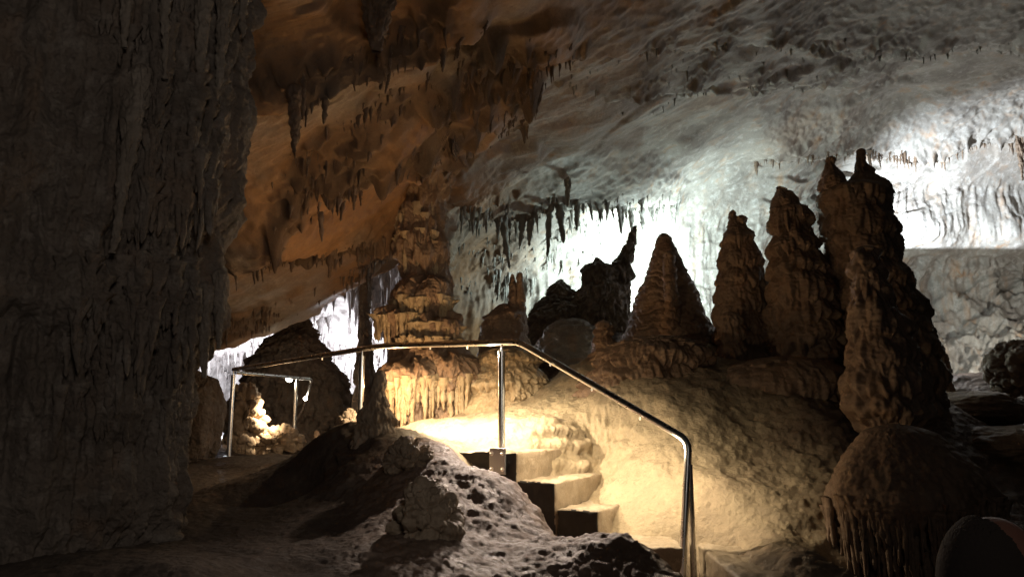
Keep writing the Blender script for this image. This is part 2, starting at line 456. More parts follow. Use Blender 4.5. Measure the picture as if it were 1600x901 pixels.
BANDS = [(B0a, LED0, 360, 850, 0.30, 5.0), ([(340,362),(420,372),(520,360),(600,335),(640,318)], [(340,400),(420,420),(520,412),(600,390),(640,372)], 335, 650, 0.2, 6.0),
         ([(360,120),(440,90),(560,30),(700,-10)], [(360,175),(430,150),(520,110),(640,72),(760,20)], 360, 720, 0.2, 6.0),
         ([(690,270),(800,288),(900,270),(1060,292)], [(690,330),(800,345),(900,330),(1060,325)], 685, 1060, 0.13, 6.0),
         ([(690,345),(900,330),(1000,330)], [(690,480),(800,470),(900,420),(1000,350)], 690, 1000, 0.12, 7.0),
         ([(1150,232),(1300,200),(1450,214),(1600,182),(1900,172)], [(1150,252),(1300,220),(1450,234),(1600,202),(1900,192)], 1180, 1980, 0.22, 7.0),
         ([(860,60),(1000,30),(1200,20),(1500,20)], [(860,140),(1000,150),(1200,140),(1500,90)], 850, 1500, 0.10, 7.0)]
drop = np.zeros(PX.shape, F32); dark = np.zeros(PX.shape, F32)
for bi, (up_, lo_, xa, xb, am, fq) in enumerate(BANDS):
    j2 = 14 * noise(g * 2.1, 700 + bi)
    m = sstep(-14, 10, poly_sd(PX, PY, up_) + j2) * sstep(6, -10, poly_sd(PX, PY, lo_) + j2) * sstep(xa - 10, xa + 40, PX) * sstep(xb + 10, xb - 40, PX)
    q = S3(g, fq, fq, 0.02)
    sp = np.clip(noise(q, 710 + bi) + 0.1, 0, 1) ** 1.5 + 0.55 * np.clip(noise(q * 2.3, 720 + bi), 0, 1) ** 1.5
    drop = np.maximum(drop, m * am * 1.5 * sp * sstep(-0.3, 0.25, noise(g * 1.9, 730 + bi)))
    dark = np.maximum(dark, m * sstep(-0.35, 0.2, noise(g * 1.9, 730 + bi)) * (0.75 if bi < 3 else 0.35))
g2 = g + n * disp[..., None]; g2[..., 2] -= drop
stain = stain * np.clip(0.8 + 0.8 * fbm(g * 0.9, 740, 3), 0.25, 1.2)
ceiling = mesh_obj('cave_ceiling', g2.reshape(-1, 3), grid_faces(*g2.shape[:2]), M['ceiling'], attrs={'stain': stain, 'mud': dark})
tag(ceiling, 'sloping limestone ceiling and back wall of the cave, orange brown to pale grey', kind='structure')
SH, SHX, SHY = g2, PX, PY
def on_shell(px, py):
    i = int(np.clip((px + 300) / 2280 * (SH.shape[0] - 1), 0, SH.shape[0] - 1))
    yl = np.interp(px, YLX, YLY)
    j = int(np.clip((py + 330) / (yl + 330) * 659, 0, 659))
    return SH[i, j]

# ------------------------------------------------------------------ far chamber beyond the low slab
def far_grid():
    nu, nv = 420, 330
    px = np.linspace(180, 800, nu); py = np.linspace(250, 740, nv)
    PX, PY = np.meshgrid(px, py, indexing='ij')
    ct = np.array([(180,250,13),(500,250,13),(800,250,14),(180,480,15),(350,500,15.5),(480,470,14.5),(480,520,16),(560,450,15),(560,540,16.2),(700,450,16),(800,450,16),
                   (180,600,17),(350,560,17.5),(520,560,17),(700,600,17),(800,600,17),(180,740,16),(500,740,16),(800,740,16)], float)
    D = rbf(ct[:, :2] / 100, ct[:, 2], np.stack([PX, PY], -1) / 100, 0.5)
    return P(PX, PY, D)
g = far_grid(); n = grid_normals(g); n *= np.sign(((EYE - g) * n).sum(-1))[..., None]
disp = 0.35 * fbm(g * 0.7, 5, 4) + 0.12 * fbm(S3(g, 4, 4, 0.6), 6, 3) + 0.04 * fbm(g * 6, 7, 3)
FARG = g + n * disp[..., None]
far = mesh_obj('cave_wall', FARG.reshape(-1, 3), grid_faces(*g.shape[:2]), M['far'])
tag(far, 'far chamber wall beyond the low slab', kind='structure')

# ------------------------------------------------------------------ stairs geometry numbers
RUN = np.array([0.906, -0.423]); WID = np.array([0.423, 0.906])
C1 = P(808, 705, 5.45)[:2]
STEP_T = [0.0, 0.277, 0.572]
STEP_Z = [P(808, 706, 5.45)[2], P(866, 753, 5.33)[2], P(931, 798, 5.21)[2]]
Z4 = P(1050, 857, 4.9)[2]

# ------------------------------------------------------------------ cave floor
FL = [(450,901,3.3),(300,901,3.0),(150,901,3.0),(450,800,4.8),(330,790,5),(400,745,7),(450,714,9),(350,713,8.6),(540,702,8),(430,700,10.5),(300,720,8.5),(200,740,7.5),
 (500,705,5.7),(560,684,5.5),(610,682,5.4),(650,690,5.3),(700,702,5.15),(755,735,5.0),(800,752,4.9),(838,790,4.75),(880,844,4.6),(930,876,4.45),(985,870,4.2),(1030,878,4.0),(935,880,4.85),(880,860,4.95),
 (700,770,4.4),(620,770,4.5),(700,840,3.8),(700,901,3.3),(850,901,3.6),(790,840,4.1),(560,800,4.4),(540,901,3.2),(950,901,3.6),(1040,901,3.6),(480,760,5.6),
 (640,690,6.1),(720,688,6.0),(690,672,6.5),(640,662,7.1),(740,650,7.1),(800,642,7.0),(850,652,6.6),(890,668,6.4),(600,690,6.6),(560,700,7.2),
 (900,610,7.2),(950,565,7.6),(985,530,8.0),(1040,530,8.0),(1100,535,8.0),(1160,560,7.6),(1240,570,7.5),(1330,600,7.0),
 (1000,650,6.4),(950,640,6.6),(1060,700,5.9),(1000,720,5.95),(1105,775,5.4),(1200,740,5.6),(1140,700,5.9),(1200,842,4.8),(1210,901,4.2),(1290,880,4.5),(1250,850,4.7),(1300,842,5.0),(1400,935,4.3),(1340,925,4.5),(1500,1000,4.5),(1280,650,6.3),(1200,650,6.3),(1260,760,5.4),
 (1500,665,8.5),(1550,625,9.5),(1480,588,10.5),(1600,690,7.8),(1600,760,6.5),(1560,590,12),(1500,740,6.5),(1600,870,5.4),(1700,700,8),(1700,900,4.8),(1450,620,8.2)]
pts, vals = [], []
for a in FL:
    w = P(*a); pts.append(w[:2]); vals.append(w[2])
for x, y, z in [(-3,0.8,0.2),(-1.5,1,0.1),(0,1,0.1),(2,1,0.0),(0,2.1,0.5),(-1.2,2.1,0.55),(1.5,2.1,0.3),(3.5,2,0.2),(1.2,3.2,0.55),(2.2,3.2,0.5),
                (1.5,10,1.6),(3,10.2,1.6),(4.5,10,1.7),(0.5,10,1.5),(-1,10.2,1.35),(-3,11.5,1.2),(-6,9,1.3),(-5,13,1.3),(-1,13,1.6),(2,13,1.7),(5,13.4,1.9),(8,13,2.0),(9,9,1.8),(8,6,0.9),(6,4,.4),
                (-5,16,1.2),(0,16,1.6),(6,16,2),(10,15,2),(-7,5,1.0),(-5,3,.8)]:
    pts.append((x, y)); vals.append(z)
for t, z, w1 in zip(STEP_T, STEP_Z, (0.58, 0.92, 0.50)):
    for w, dz in ((-0.12, -0.25), (0.2, -0.2), (w1 - 0.18, -0.12), (w1 + 0.22, 0.14)):
        q = C1 + RUN * (t - 0.13) + WID * w; pts.append(tuple(q)); vals.append(z + dz)
for x, y, dz in ((1.25, 4.75, 0.15), (1.25, 4.4, 0.15), (1.22, 4.05, 0.2), (0.78, 5.1, 0.12), (1.0, 4.8, 0.5), (0.98, 4.5, 0.5), (1.0, 4.2, 0.45), (1.04, 5.02, 0.45)):
    pts.append((x, y)); vals.append(Z4 - dz)
pts = np.array(pts); vals = np.array(vals)
nu, nv = 1150, 900
az = np.linspace(-520, 2050, nu); yy = np.exp(np.linspace(math.log(0.9), math.log(16.5), nv))
AZ, YY = np.meshgrid(az, yy, indexing='ij')
XX = (AZ - CX) / FPX * YY
Z = rbf(pts, vals, np.stack([XX, YY], -1), 0.22, 0.0)
g = np.stack([XX, YY, Z], -1)
n = grid_normals(g); n *= np.sign(n[..., 2:3])
steep = sstep(0.85, 0.5, n[..., 2])
# distance from the stairs: keep the treads clear of bumps
rel = np.stack([XX, YY], -1) - C1
along = rel @ RUN; across = rel @ WID
stairs_m = sstep(-0.35, -0.1, along) * sstep(1.6, 1.2, along) * sstep(-0.1, 0.05, across) * sstep(0.75, 0.5, across)
outcrop = sstep(480, 560, AZ) * sstep(1060, 1000, AZ) * sstep(5.35, 5.0, YY) * sstep(2.4, 3.2, YY)
path_m = sstep(560, 480, AZ) * sstep(10, 8, YY)
rid = fbm(g * 2.3 + 9, 152, 4, 0.55, ridged=True)
wor = worley(g * 16 + 0.4 * noise(g * 5, 9)[..., None], 3)
wor2 = worley(g * 5.5 + 0.5 * noise(g * 3, 19)[..., None], 13)
rim = fbm(S3(g, 5, 5, 9), 155, 3)
flute = fbm(S3(g, 13, 13, 1.2), 156, 3)
fine = fbm(g * 22, 157, 3, 0.6)
ph = g[..., 2] * 9 + 0.9 * noise(g * 2.1, 160) + 0.25 * noise(S3(g, 14, 14, 2), 161); s = ph - np.floor(ph)
shelf = (1 - s) * sstep(0, 0.16, s)
disp = 0.05 * fbm(g * 0.9, 150, 3) + 0.028 * rim * (1 - 0.75 * np.maximum(outcrop, path_m)) + 0.008 * fine * (1 - 0.5 * path_m)
crag = outcrop * sstep(0.0, 0.3, noise(g * 1.5 + 3, 158) + 0.5 * sstep(760, 860, AZ) - 0.12)
disp += outcrop * (0.03 * fbm(g * 2.2, 159, 4, 0.42) + 0.012 * fbm(g * 7.5, 165, 4, 0.6) * sstep(-0.25, 0.3, noise(g * 1.9, 166)) - 0.010 * wor * sstep(-0.2, 0.25, noise(g * 2.2, 164))) + crag * (0.02 * (rid - 0.6) - 0.016 * (wor2 - 0.5) - 0.010 * wor)
disp += (1 - outcrop) * (1 - path_m) * (-0.006 * (wor - 0.4) * sstep(-0.2, 0.3, noise(g * 1.3, 170)) + 0.06 * shelf * steep + 0.03 * flute * steep)
disp -= 0.013 * outcrop * worley(g * 27 + 0.5 * noise(g * 6, 168)[..., None], 23) * sstep(800, 880, AZ + 60 * noise(g * 1.4, 167))
disp += path_m * (0.008 * rid - 0.006 * wor)
disp *= 1 - 0.9 * stairs_m
g2 = g + n * disp[..., None]
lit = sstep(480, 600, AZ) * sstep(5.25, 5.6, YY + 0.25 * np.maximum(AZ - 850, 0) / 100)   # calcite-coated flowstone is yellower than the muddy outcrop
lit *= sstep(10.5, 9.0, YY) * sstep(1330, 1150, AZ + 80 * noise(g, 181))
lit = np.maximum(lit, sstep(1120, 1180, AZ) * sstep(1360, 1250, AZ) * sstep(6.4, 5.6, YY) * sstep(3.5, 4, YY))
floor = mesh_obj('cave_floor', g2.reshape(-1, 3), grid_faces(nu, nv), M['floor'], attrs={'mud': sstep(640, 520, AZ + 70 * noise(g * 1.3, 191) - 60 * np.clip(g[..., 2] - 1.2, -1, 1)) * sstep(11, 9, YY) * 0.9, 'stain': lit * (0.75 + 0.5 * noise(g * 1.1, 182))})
tag(floor, 'uneven cave floor of flowstone slopes, wet rock and a dark path', kind='structure')
FG = g2
def floor_z(x, y):
    px = x / y * FPX + CX
    i = int(np.clip((px + 520) / 2570 * (nu - 1), 0, nu - 1))
    j = int(np.clip((math.log(y) - math.log(0.9)) / (math.log(16.5) - math.log(0.9)) * (nv - 1), 0, nv - 1))
    return FG[i, j, 2]

# ------------------------------------------------------------------ dripstone bodies
def drip_disp(p, Lz, A, seed, teeth=0.45, ff=13.0, hang=1.0):
    """stacked shelves with ragged drips under each"""
    tz = noise(S3(p, ff, ff, 1.5), seed) + 0.5 * noise(S3(p, ff * 2, ff * 2, 2.5), seed + 1)
    ph = p[..., 2] / Lz + 0.8 * noise(p * (0.45 / Lz), seed + 2) + 0.7 * teeth * tz
    k = np.floor(ph); s = ph - k
    amp = 0.45 + 0.9 * ((np.sin(k * 12.9898 + seed) * 43758.5453) % 1.0)
    prof = np.sin(math.pi * np.clip(s, 0, 1) ** 0.68)
    flute = fbm(S3(p, ff * 1.4, ff * 1.4, 2.2), seed + 3, 2)
    low = sstep(0.75, 0.1, s)
    lumps = fbm(p * 5.5, seed + 6, 3)
    rip = np.sin(p[..., 2] * 150 + 5 * noise(p * 5, seed + 7) + 2.0 * tz)
    return A * (amp * prof - 0.6) * hang + A * 0.65 * flute * (0.25 + 0.75 * low) + A * 0.4 * lumps + 0.0018 * rip

def body(geo, D, prof, Lz=0.16, A=0.045, seed=1, nth=260, nz=None, dr=0.9, lump=0.065, teeth=0.45, ff=13.0, fine=0.008, yoff=0.0, shape=1.0, pop=0.0, wob=0.0):
    prof = sorted(prof)                                        # (py, left px, right px), top first
    py = np.array([a[0] for a in prof], float); l = np.array([a[1] for a in prof], float); r = np.array([a[2] for a in prof], float)
    c = P((l + r) / 2, py, np.full(len(py), D)); R = (r - l) / 2 * np.array([mpp(y, D) for y in py])
    seg = np.abs(np.diff(c[:, 2])) + 0.5 * np.abs(np.diff(R)); s = np.concatenate([[0], np.cumsum(seg)])
    nz = nz or int(np.clip(s[-1] / 0.009, 60, 420))
    t = np.linspace(0, s[-1], nz)
    ip = lambda a: np.interp(t, s, a)
    ker = np.hanning(max(5, nz // 40 * 2 + 1)); ker /= ker.sum(); k2 = len(ker) // 2
    sm = lambda a: np.convolve(np.concatenate([np.full(k2, a[0]), a, np.full(k2, a[-1])]), ker, 'valid')
    cx, cz, rr = sm(ip(c[:, 0])), ip(c[:, 2]), sm(ip(R))
    cap = np.sqrt(np.clip(1 - (1 - np.clip(t / max(R[0] * (1.0 if R[0] < 0.1 else 0.6), 0.015), 0, 1)) ** 2, 0, 1)); rr = rr * np.maximum(cap, 0.001)
    cz = cz
    th = np.linspace(0, 2 * math.pi, nth, endpoint=False)
    TH = th[:, None]
    co, si = np.cos(TH), np.sin(TH)
    g = np.stack([cx[None] + rr[None] * co, D + yoff + rr[None] * dr * si, np.repeat(cz[None], nth, 0)], -1)
    rad = np.stack([co + 0 * rr[None], si + 0 * rr[None], 0 * co + 0 * rr[None]], -1)
    edge = np.clip(rr / 0.12, 0.15, 1)[None]
    d = drip_disp(g, Lz, A, seed, teeth, ff) * edge
    d = d + lump * rr[None] * 2 * fbm(g * (1.2 / max(rr.mean(), 0.05)) * 0.6, seed + 9, 2) + fine * fbm(g * 24, seed + 11, 3, 0.6)
    if pop:
        w = worley(g * 15, seed); d = d + pop * (0.6 - w) * 1.0
    d = d * cap[None] ** 0.5
    g = g + rad * d[..., None]
    if wob: g[..., 2] += wob * fbm(np.stack([co * 1.6, si * 1.6, 0 * co], -1), seed + 20, 3) * np.ones_like(g[..., 2])
    top = g[:, 0].mean(0) + np.array([0, 0, 0.004]); g[:, 0] = top
    geo.add(g.reshape(-1, 3), grid_faces(nth, nz, True))
    return g

def formation(name, label, cat, D, profs, mat='mite', group=None, **kw):
    """one thing, one mesh; profs = list of outlines that grow together"""
    geo = Geo(); base = None
    for k, pr in enumerate(profs):
        kk = dict(kw); DD = D
        if isinstance(pr, dict):
            kk.update({a: b for a, b in pr.items() if a not in ('p', 'D')}); DD = pr.get('D', D); pr = pr['p']
        kk['seed'] = kk.get('seed', 1) + 31 * k
        body(geo, DD, pr, **kk)
        if base is None:
            b = max(pr); base = P((b[1] + b[2]) / 2, b[0], DD)
    o = geo.build(name, M[mat], loc=base)
    return tag(o, label, cat, group)

ROW = 'stalagmites in the row before the bright wall'
formation('stalagmite', 'broad pointed stalagmite like a cone with a thin pillar up its front', 'stalagmite', 8.3,
          [[(364,1031,1043),(380,1024,1052),(420,1012,1071),(460,999,1092),(500,984,1106),(520,976,1118),(570,950,1130),(640,930,1140)],
           {'p': [(392,1036,1052),(440,1036,1058),(490,1038,1064),(520,1036,1068),(535,1034,1072),(560,1030,1082),(600,1016,1090),(680,1000,1104)], 'D': 7.95, 'Lz': 0.1, 'A': 0.035}],
          group=ROW, seed=11, Lz=0.09, A=0.018)
formation('stalagmite', 'slim stalagmite with two small knobs on its tip, between the cone and the thicker one', 'stalagmite', 7.9,
          [[(352,1136,1168),(380,1127,1182),(410,1121,1191),(440,1121,1197),(480,1117,1200),(520,1116,1206),(580,1110,1214),(660,1100,1222)],
           [(328,1140,1150),(345,1137,1153),(370,1132,1165)], [(336,1152,1165),(350,1149,1168),(375,1140,1176)],
           {'p': [(486,1130,1152),(500,1122,1160),(540,1118,1166),(580,1110,1176),(640,1102,1190)], 'D': 7.55}],
          group=ROW, seed=22, Lz=0.21, A=0.05)
formation('stalagmite', 'thick stalagmite with a leaning blunt tip, left of the twin-peaked one', 'stalagmite', 7.6,
          [[(318,1206,1254),(340,1204,1263),(370,1204,1270),(400,1201,1286),(430,1200,1300),(460,1200,1306),(520,1206,1322),(570,1204,1332),(660,1190,1350)],
           [(291,1211,1224),(310,1209,1238),(335,1208,1255)], [(297,1224,1240),(315,1216,1250),(340,1210,1262)]],
          group=ROW, seed=33, Lz=0.25, A=0.06)
formation('stalagmite', 'tallest stalagmite with twin peaks in front of the bright wall', 'stalagmite', 7.5,
          [[(284,1290,1388),(300,1281,1394),(318,1281,1391),(330,1286,1388),(345,1285,1399),(380,1286,1410),(405,1290,1409),(440,1298,1424),(480,1300,1444),(520,1302,1460),(560,1304,1468),(600,1300,1470),(680,1290,1480)],
           [(244,1292,1304),(256,1290,1306),(275,1284,1316),(300,1280,1328)],
           [(232,1339,1352),(252,1338,1354),(266,1331,1364),(285,1322,1386),(305,1318,1393)]],
          group=ROW, seed=45, Lz=0.24, A=0.055)
formation('stalagmite', 'stout ragged stalagmite standing on the round dome, in front of the twin peaks', 'stalagmite', 5.7,
          [[(384,1340,1362),(392,1332,1372),(420,1331,1376),(440,1332,1384),(480,1330,1402),(520,1328,1418),(560,1324,1432),(600,1320,1448),(640,1322,1450),(662,1338,1444),(690,1352,1432),(730,1350,1440)]],
          seed=56, Lz=0.22, A=0.045, teeth=0.6)
formation('flowstone_dome', 'big round flowstone dome hung with drips, at the lower right', 'flowstone', 5.0,
          [{'p': [(662,1358,1434),(680,1342,1462),(702,1326,1490),(730,1306,1520),(758,1294,1540),(780,1292,1544),(800,1300,1540),(840,1316,1520),(890,1338,1510),(960,1366,1490),(1050,1380,1480)], 'Lz': 0.42, 'A': 0.022, 'teeth': 0.25, 'nth': 420}],
          seed=66, ff=16)
# drips under the dome's brow
dome = bpy.data.objects['flowstone_dome']
gd = Geo()
rt, ln, rd = [], [], []
for k in range(190):
    a = rng.uniform(math.pi * 0.98, math.pi * 2.02); py = rng.choice([rng.uniform(775, 800), rng.uniform(800, 880)])
    c = P(1420, py, 5.0); R = np.interp(py, [770, 800, 840, 890], [127, 120, 102, 86]) * mpp(py, 5.0)
    rt.append(c + np.array([math.cos(a) * (R + 0.022), math.sin(a) * (R + 0.022) * 0.9, 0])); ln.append(rng.uniform(0.1, 0.36)); rd.append(rng.uniform(0.011, 0.022))
cones(gd, rt, ln, rd, 3, ns=9, nr=12, lean=0.05, tip=0.4)
gd.build('drip_fringe', M['mite'], parent=dome, loc=np.array(dome.location))

# the grand column with its canopies
col = formation('dripstone_column', 'orange brown dripstone column with flaring canopies joining ceiling and floor', 'column', 8.4,
          [{'p': [(236,590,748),(262,606,726),(290,622,704),(330,620,694),(380,614,696),(420,626,698),(440,628,700),(454,620,708),(468,614,710),(478,626,698),(510,632,690),(560,628,720),(620,620,740)], 'Lz': 0.3, 'A': 0.07, 'teeth': 0.7},
           {'p': [(432,640,700),(444,622,706),(458,614,709),(470,614,706),(482,626,700),(520,634,694),(580,636,694)], 'Lz': 0.3, 'A': 0.045, 'D': 8.25},
           {'p': [(480,602,662),(486,588,672),(492,584,676),(500,588,672),(511,604,664),(530,616,656),(600,618,654)], 'Lz': 0.4, 'A': 0.04, 'teeth': 0.8, 'D': 8.2},
           {'p': [(492,656,706),(499,644,718),(508,640,724),(518,646,722),(530,660,712),(560,664,706),(620,664,706)], 'Lz': 0.4, 'A': 0.04, 'teeth': 0.8, 'D': 8.1},
           {'p': [(562,612,668),(572,600,686),(584,592,694),(594,592,694),(604,602,684),(640,612,676),(690,606,690)], 'Lz': 0.32, 'A': 0.045, 'teeth': 0.7, 'D': 7.8},
           {'p': [(552,660,728),(562,648,748),(574,642,762),(588,640,768),(600,650,760),(612,660,750),(640,664,744),(690,650,760)], 'Lz': 0.3, 'A': 0.05, 'teeth': 0.7, 'D': 7.95},
           {'p': [(528,622,720),(545,618,726),(570,612,740),(620,612,740),(690,606,750)], 'Lz': 0.3, 'A': 0.05, 'teeth': 0.7, 'D': 8.1}],
          mat='mite', seed=77, nth=420, ff=14, wob=0.09, lump=0.11)
gc = Geo(); rt, ln, rd = [], [], []
def arc_drips(D, cxp, rpx, py, nn, l0, l1, r0, r1, sp=0.03):
    for k in range(nn):
        a = rng.uniform(math.pi * 0.95, math.pi * 2.05); R = rpx * mpp(py, D) * rng.uniform(0.86, 1.0)
        c = P(cxp, py, D); rt.append(c + np.array([math.cos(a) * R, math.sin(a) * R * 0.9, rng.uniform(-sp, sp)])); ln.append(rng.uniform(l0, l1)); rd.append(rng.uniform(r0, r1))
arc_drips(8.25, 661, 46, 474, 34, 0.14, 0.34, 0.022, 0.042)
arc_drips(8.2, 630, 44, 498, 34, 0.1, 0.3, 0.016, 0.032)
arc_drips(8.1, 682, 40, 514, 34, 0.12, 0.32, 0.016, 0.034)
arc_drips(7.8, 643, 49, 598, 40, 0.2, 0.46, 0.02, 0.036)
arc_drips(7.95, 704, 60, 596, 44, 0.16, 0.42, 0.018, 0.036)
arc_drips(8.1, 672, 52, 536, 34, 0.14, 0.3, 0.016, 0.03)
arc_drips(8.4, 655, 36, 360, 34, 0.15, 0.4, 0.018, 0.036, 0.3)
cones(gc, rt, ln, rd, 5, ns=9, nr=12, lean=0.03, tip=0.45)
gc.build('drip_curtain', M['flow'], parent=col, loc=np.array(col.location))
formation('flowstone_mound', 'yellow stepped flowstone mound behind the middle rail post', 'flowstone', 7.9,
          [[(542,770,822),(552,752,842),(566,746,846),(574,752,840),(586,734,846),(600,724,852),(612,728,846),(626,716,856),(640,708,862),(668,690,876),(720,680,890)]],
          mat='flow', seed=88, Lz=0.14, A=0.05, nth=420, ff=16)
formation('flowstone_mound', 'rippled tan flowstone apron in tiers below the cone-shaped stalagmite', 'flowstone', 7.15,
          [[(524,968,1096),(540,948,1108),(560,934,1114),(590,914,1120),(620,902,1124),(660,892,1130),(720,872,1140),(800,850,1150)]],
          seed=188, Lz=0.16, A=0.06, nth=520, ff=14, dr=0.62, lump=0.03)
formation('flowstone_mound', 'smooth dark flowstone hump that carries the two middle stalagmites', 'flowstone', 7.0,
          [[(556,1126,1330),(580,1112,1344),(620,1102,1352),(680,1094,1360),(760,1088,1368),(840,1080,1376)]],
          seed=198, Lz=0.3, A=0.045, nth=520, ff=9, dr=0.55, lump=0.04)
formation('stalagmite', 'dark stalagmite with two fingers on top, right of the column', 'stalagmite', 8.6,
          [[(474,776,800),(482,772,812),(495,756,820),(510,750,823),(530,750,824),(560,748,828),(620,740,840)],
           [(428,798,803),(440,796,806),(470,794,812),(500,790,815)], [(425,809,816),(440,807,819),(480,804,822),(530,800,824)]],
          seed=99, Lz=0.12, A=0.03, nth=200)
formation('stalagmite', 'small stalagmite with a narrow neck on the pale mound by the rail', 'stalagmite', 5.5,
          [[(578,588,600),(586,586,602),(600,584,604),(614,575,604),(630,566,608),(645,560,612),(660,555,616),(676,553,618),(700,548,626)]],
          mat='pop', seed=111, Lz=0.12, A=0.03, nth=260, ff=22)
formation('stalagmite', 'tiny dark stub of a stalagmite on the path, right of the lower rail', 'stalagmite', 8.2,
          [[(672,491,498),(690,489,500),(712,486,503),(730,484,506)]], seed=121, Lz=0.08, A=0.012, nth=90)
formation('stalagmite', 'tiny stub of a stalagmite beside the stout ragged one, at the far right', 'stalagmite', 9.0,
          [[(550,1468,1478),(562,1464,1482),(590,1460,1488),(620,1456,1492)]], seed=131, Lz=0.1, A=0.02, nth=90)
formation('rock_mass', 'dark hump of rock in the gap between the two far lights', 'rock', 11.8,
          [[(494,464,474),(510,446,482),(530,420,496),(560,392,514),(600,378,540),(650,366,560),(720,350,580)]], mat='wall', seed=141, Lz=0.5, A=0.12, nth=300)
formation('dripstone_column', 'thin dark column left of the flaring one, under the low slab', 'column', 10.2,
          [[(420,560,582),(460,562,580),(500,561,579),(540,558,582),(640,550,590)]], mat='wall', seed=151, Lz=0.3, A=0.03, nth=120)
# small knobby formation above the slope, and the lumps on the ridge
formation('stalagmite', 'squat stacked stalagmite on the ridge left of the cone', 'stalagmite', 7.9,
          [[(500,932,954),(510,928,960),(526,930,958),(540,926,966),(570,918,980),(640,900,1000)]], seed=161, Lz=0.1, A=0.04, nth=200)
formation('rock_mass', 'black jagged ridge of rock in front of the glaring wall', 'rock', 11.2,
          [{'p': [(436,874,880),(448,862,888),(462,856,898),(474,840,906),(490,832,946),(505,826,960),(560,815,990),(620,800,1000)], 'D': 11.4},
           {'p': [(402,930,935),(410,926,942),(416,912,956),(426,906,960),(440,908,966),(470,896,975),(520,880,985)], 'D': 11.2},
           {'p': [(352,990,996),(375,980,992),(400,968,988),(430,952,986),(470,930,984),(520,915,985)], 'D': 11.3}],
          mat='wall', seed=171, Lz=0.22, A=0.075, teeth=1.2, nth=260)
def boulder(name, label, px, py, D, sx, sy, sz, mat, seed, cat='boulder', pop=0.0, ps=15, ridg=0.25, nn=200, group=None, sink=0.0):
    c = P(px, py, D)
    th = np.linspace(0, 2 * math.pi, nn, endpoint=False)[:, None]; ph = np.linspace(0.001, math.pi - 0.001, nn // 2)[None]
    d = np.stack([np.cos(th) * np.sin(ph), np.sin(th) * np.sin(ph), np.cos(ph) + 0 * th], -1)
    q = d + seed * 3.7
    k = 1 + ridg * fbm(q * 1.1, seed, 4) + 0.10 * ridg * fbm(q * 6, seed + 5, 3, 0.6, ridged=True)
    g = c + d * k[..., None] * np.array([sx, sy, sz])
    if pop:
        wn = worley(g * ps + 0.25 * noise(g * 7, seed)[..., None], seed); wn2 = worley(g * ps * 2.2, seed + 2)
        g = g + d * (pop * (1.5 * np.sqrt(np.clip(1 - 1.7 * wn * wn, 0, 1)) - 0.6) + 0.3 * pop * (0.6 - wn2))[..., None]
    o = mesh_obj(name, g.reshape(-1, 3), grid_faces(nn, nn // 2, True), M[mat], loc=c - np.array([0, 0, sz * 0.8]))
    return tag(o, label, cat, group)
boulder('boulder', 'pale streaked boulder lit from above, behind the bend of the handrail', 892, 534, 9.8, 0.42, 0.4, 0.26, 'ceiling', 4)
boulder('boulder', 'black knobby boulder cut off by the right edge', 1592, 575, 8.0, 0.26, 0.3, 0.24, 'mite', 6, pop=0.05, ps=8)
for lab, a in (('smooth brown hump of rock right of the stout stalagmite', (1520, 640, 8.6, 0.6, 0.6, 0.2, 'mite', 8)),
               ('low wide hump of rock at the right edge behind the dome', (1590, 700, 7.4, 0.75, 0.6, 0.22, 'mite', 9))):
    boulder('boulder', lab, *a, ridg=0.15)
boulder('boulder', 'dark upright rock at the foot of the first rail post', 312, 655, 8.6, 0.24, 0.26, 0.47, 'wall', 21)
G = 'knobby coralloid lumps'
boulder('coralloid_lump', 'brown grape-like coralloid lump on the outcrop below the small stalagmite', 637, 728, 4.85, 0.115, 0.12, 0.14, 'pop', 12, 'coralloid', 0.04, 20, group=G, nn=300)
boulder('coralloid_lump', 'large dim coralloid lump on the outcrop beside the dark path', 668, 815, 3.95, 0.14, 0.15, 0.165, 'pop', 13, 'coralloid', 0.045, 15, group=G, nn=300)
boulder('coralloid_lump', 'tall pale coralloid lump behind the first rail post, lit yellow', 382, 655, 9.4, 0.18, 0.2, 0.36, 'pop', 14, 'coralloid', 0.1, 9, group=G, nn=300)
boulder('coralloid_lump', 'low spread of coralloid lumps at the foot of the second rail post', 430, 694, 9.7, 0.28, 0.25, 0.16, 'pop', 15, 'coralloid', 0.1, 9, group=G, nn=300)
boulder('coralloid_lump', 'small pale coralloid lump peeping out left of the small stalagmite', 545, 668, 6.7, 0.06, 0.08, 0.12, 'pop', 16, 'coralloid', 0.04, 18, group=G)

# ------------------------------------------------------------------ dark wall at the left, close to the camera
geo = Geo()
Dw = 4.1
edge = [(-260,380),(-100,365),(0,376),(80,370),(150,362),(220,354),(300,350),(360,332),(410,312),(450,318),(500,316),(540,296),(580,284),(640,292),(700,288),(760,280),(800,268),(850,240),(901,215),(980,200),(1100,160)]
nth, nz = 1500, 900
pyv = np.linspace(-260, 1100, nz); ex = np.interp(pyv, [a for a, b in edge], [b for a, b in edge])
ez = P(ex, pyv, np.full(nz, Dw))
Rx, Ry = 2.6, 1.35
th = np.linspace(math.pi * 0.95, math.pi * 2.25, nth)[:, None]
co, si = np.cos(th), np.sin(th)
g = np.stack([ez[None, :, 0] - Rx + Rx * co, Dw + Ry * si + 0 * ez[None, :, 0], ez[None, :, 2] + 0 * co], -1)
rad = np.stack([co * Ry + 0 * g[..., 0], si * Rx + 0 * g[..., 0], 0 * g[..., 0]], -1); rad /= np.linalg.norm(rad, axis=-1, keepdims=True)
fl1 = fbm(S3(g, 3.2, 3.2, 0.45), 201, 3); fl2 = fbm(S3(g, 9, 9, 0.55), 202, 3)
curtain = sstep(0.35, 1.1, np.broadcast_to(th - math.pi * 1.5, g.shape[:2]) + 0.35 * noise(g * 0.9, 203))
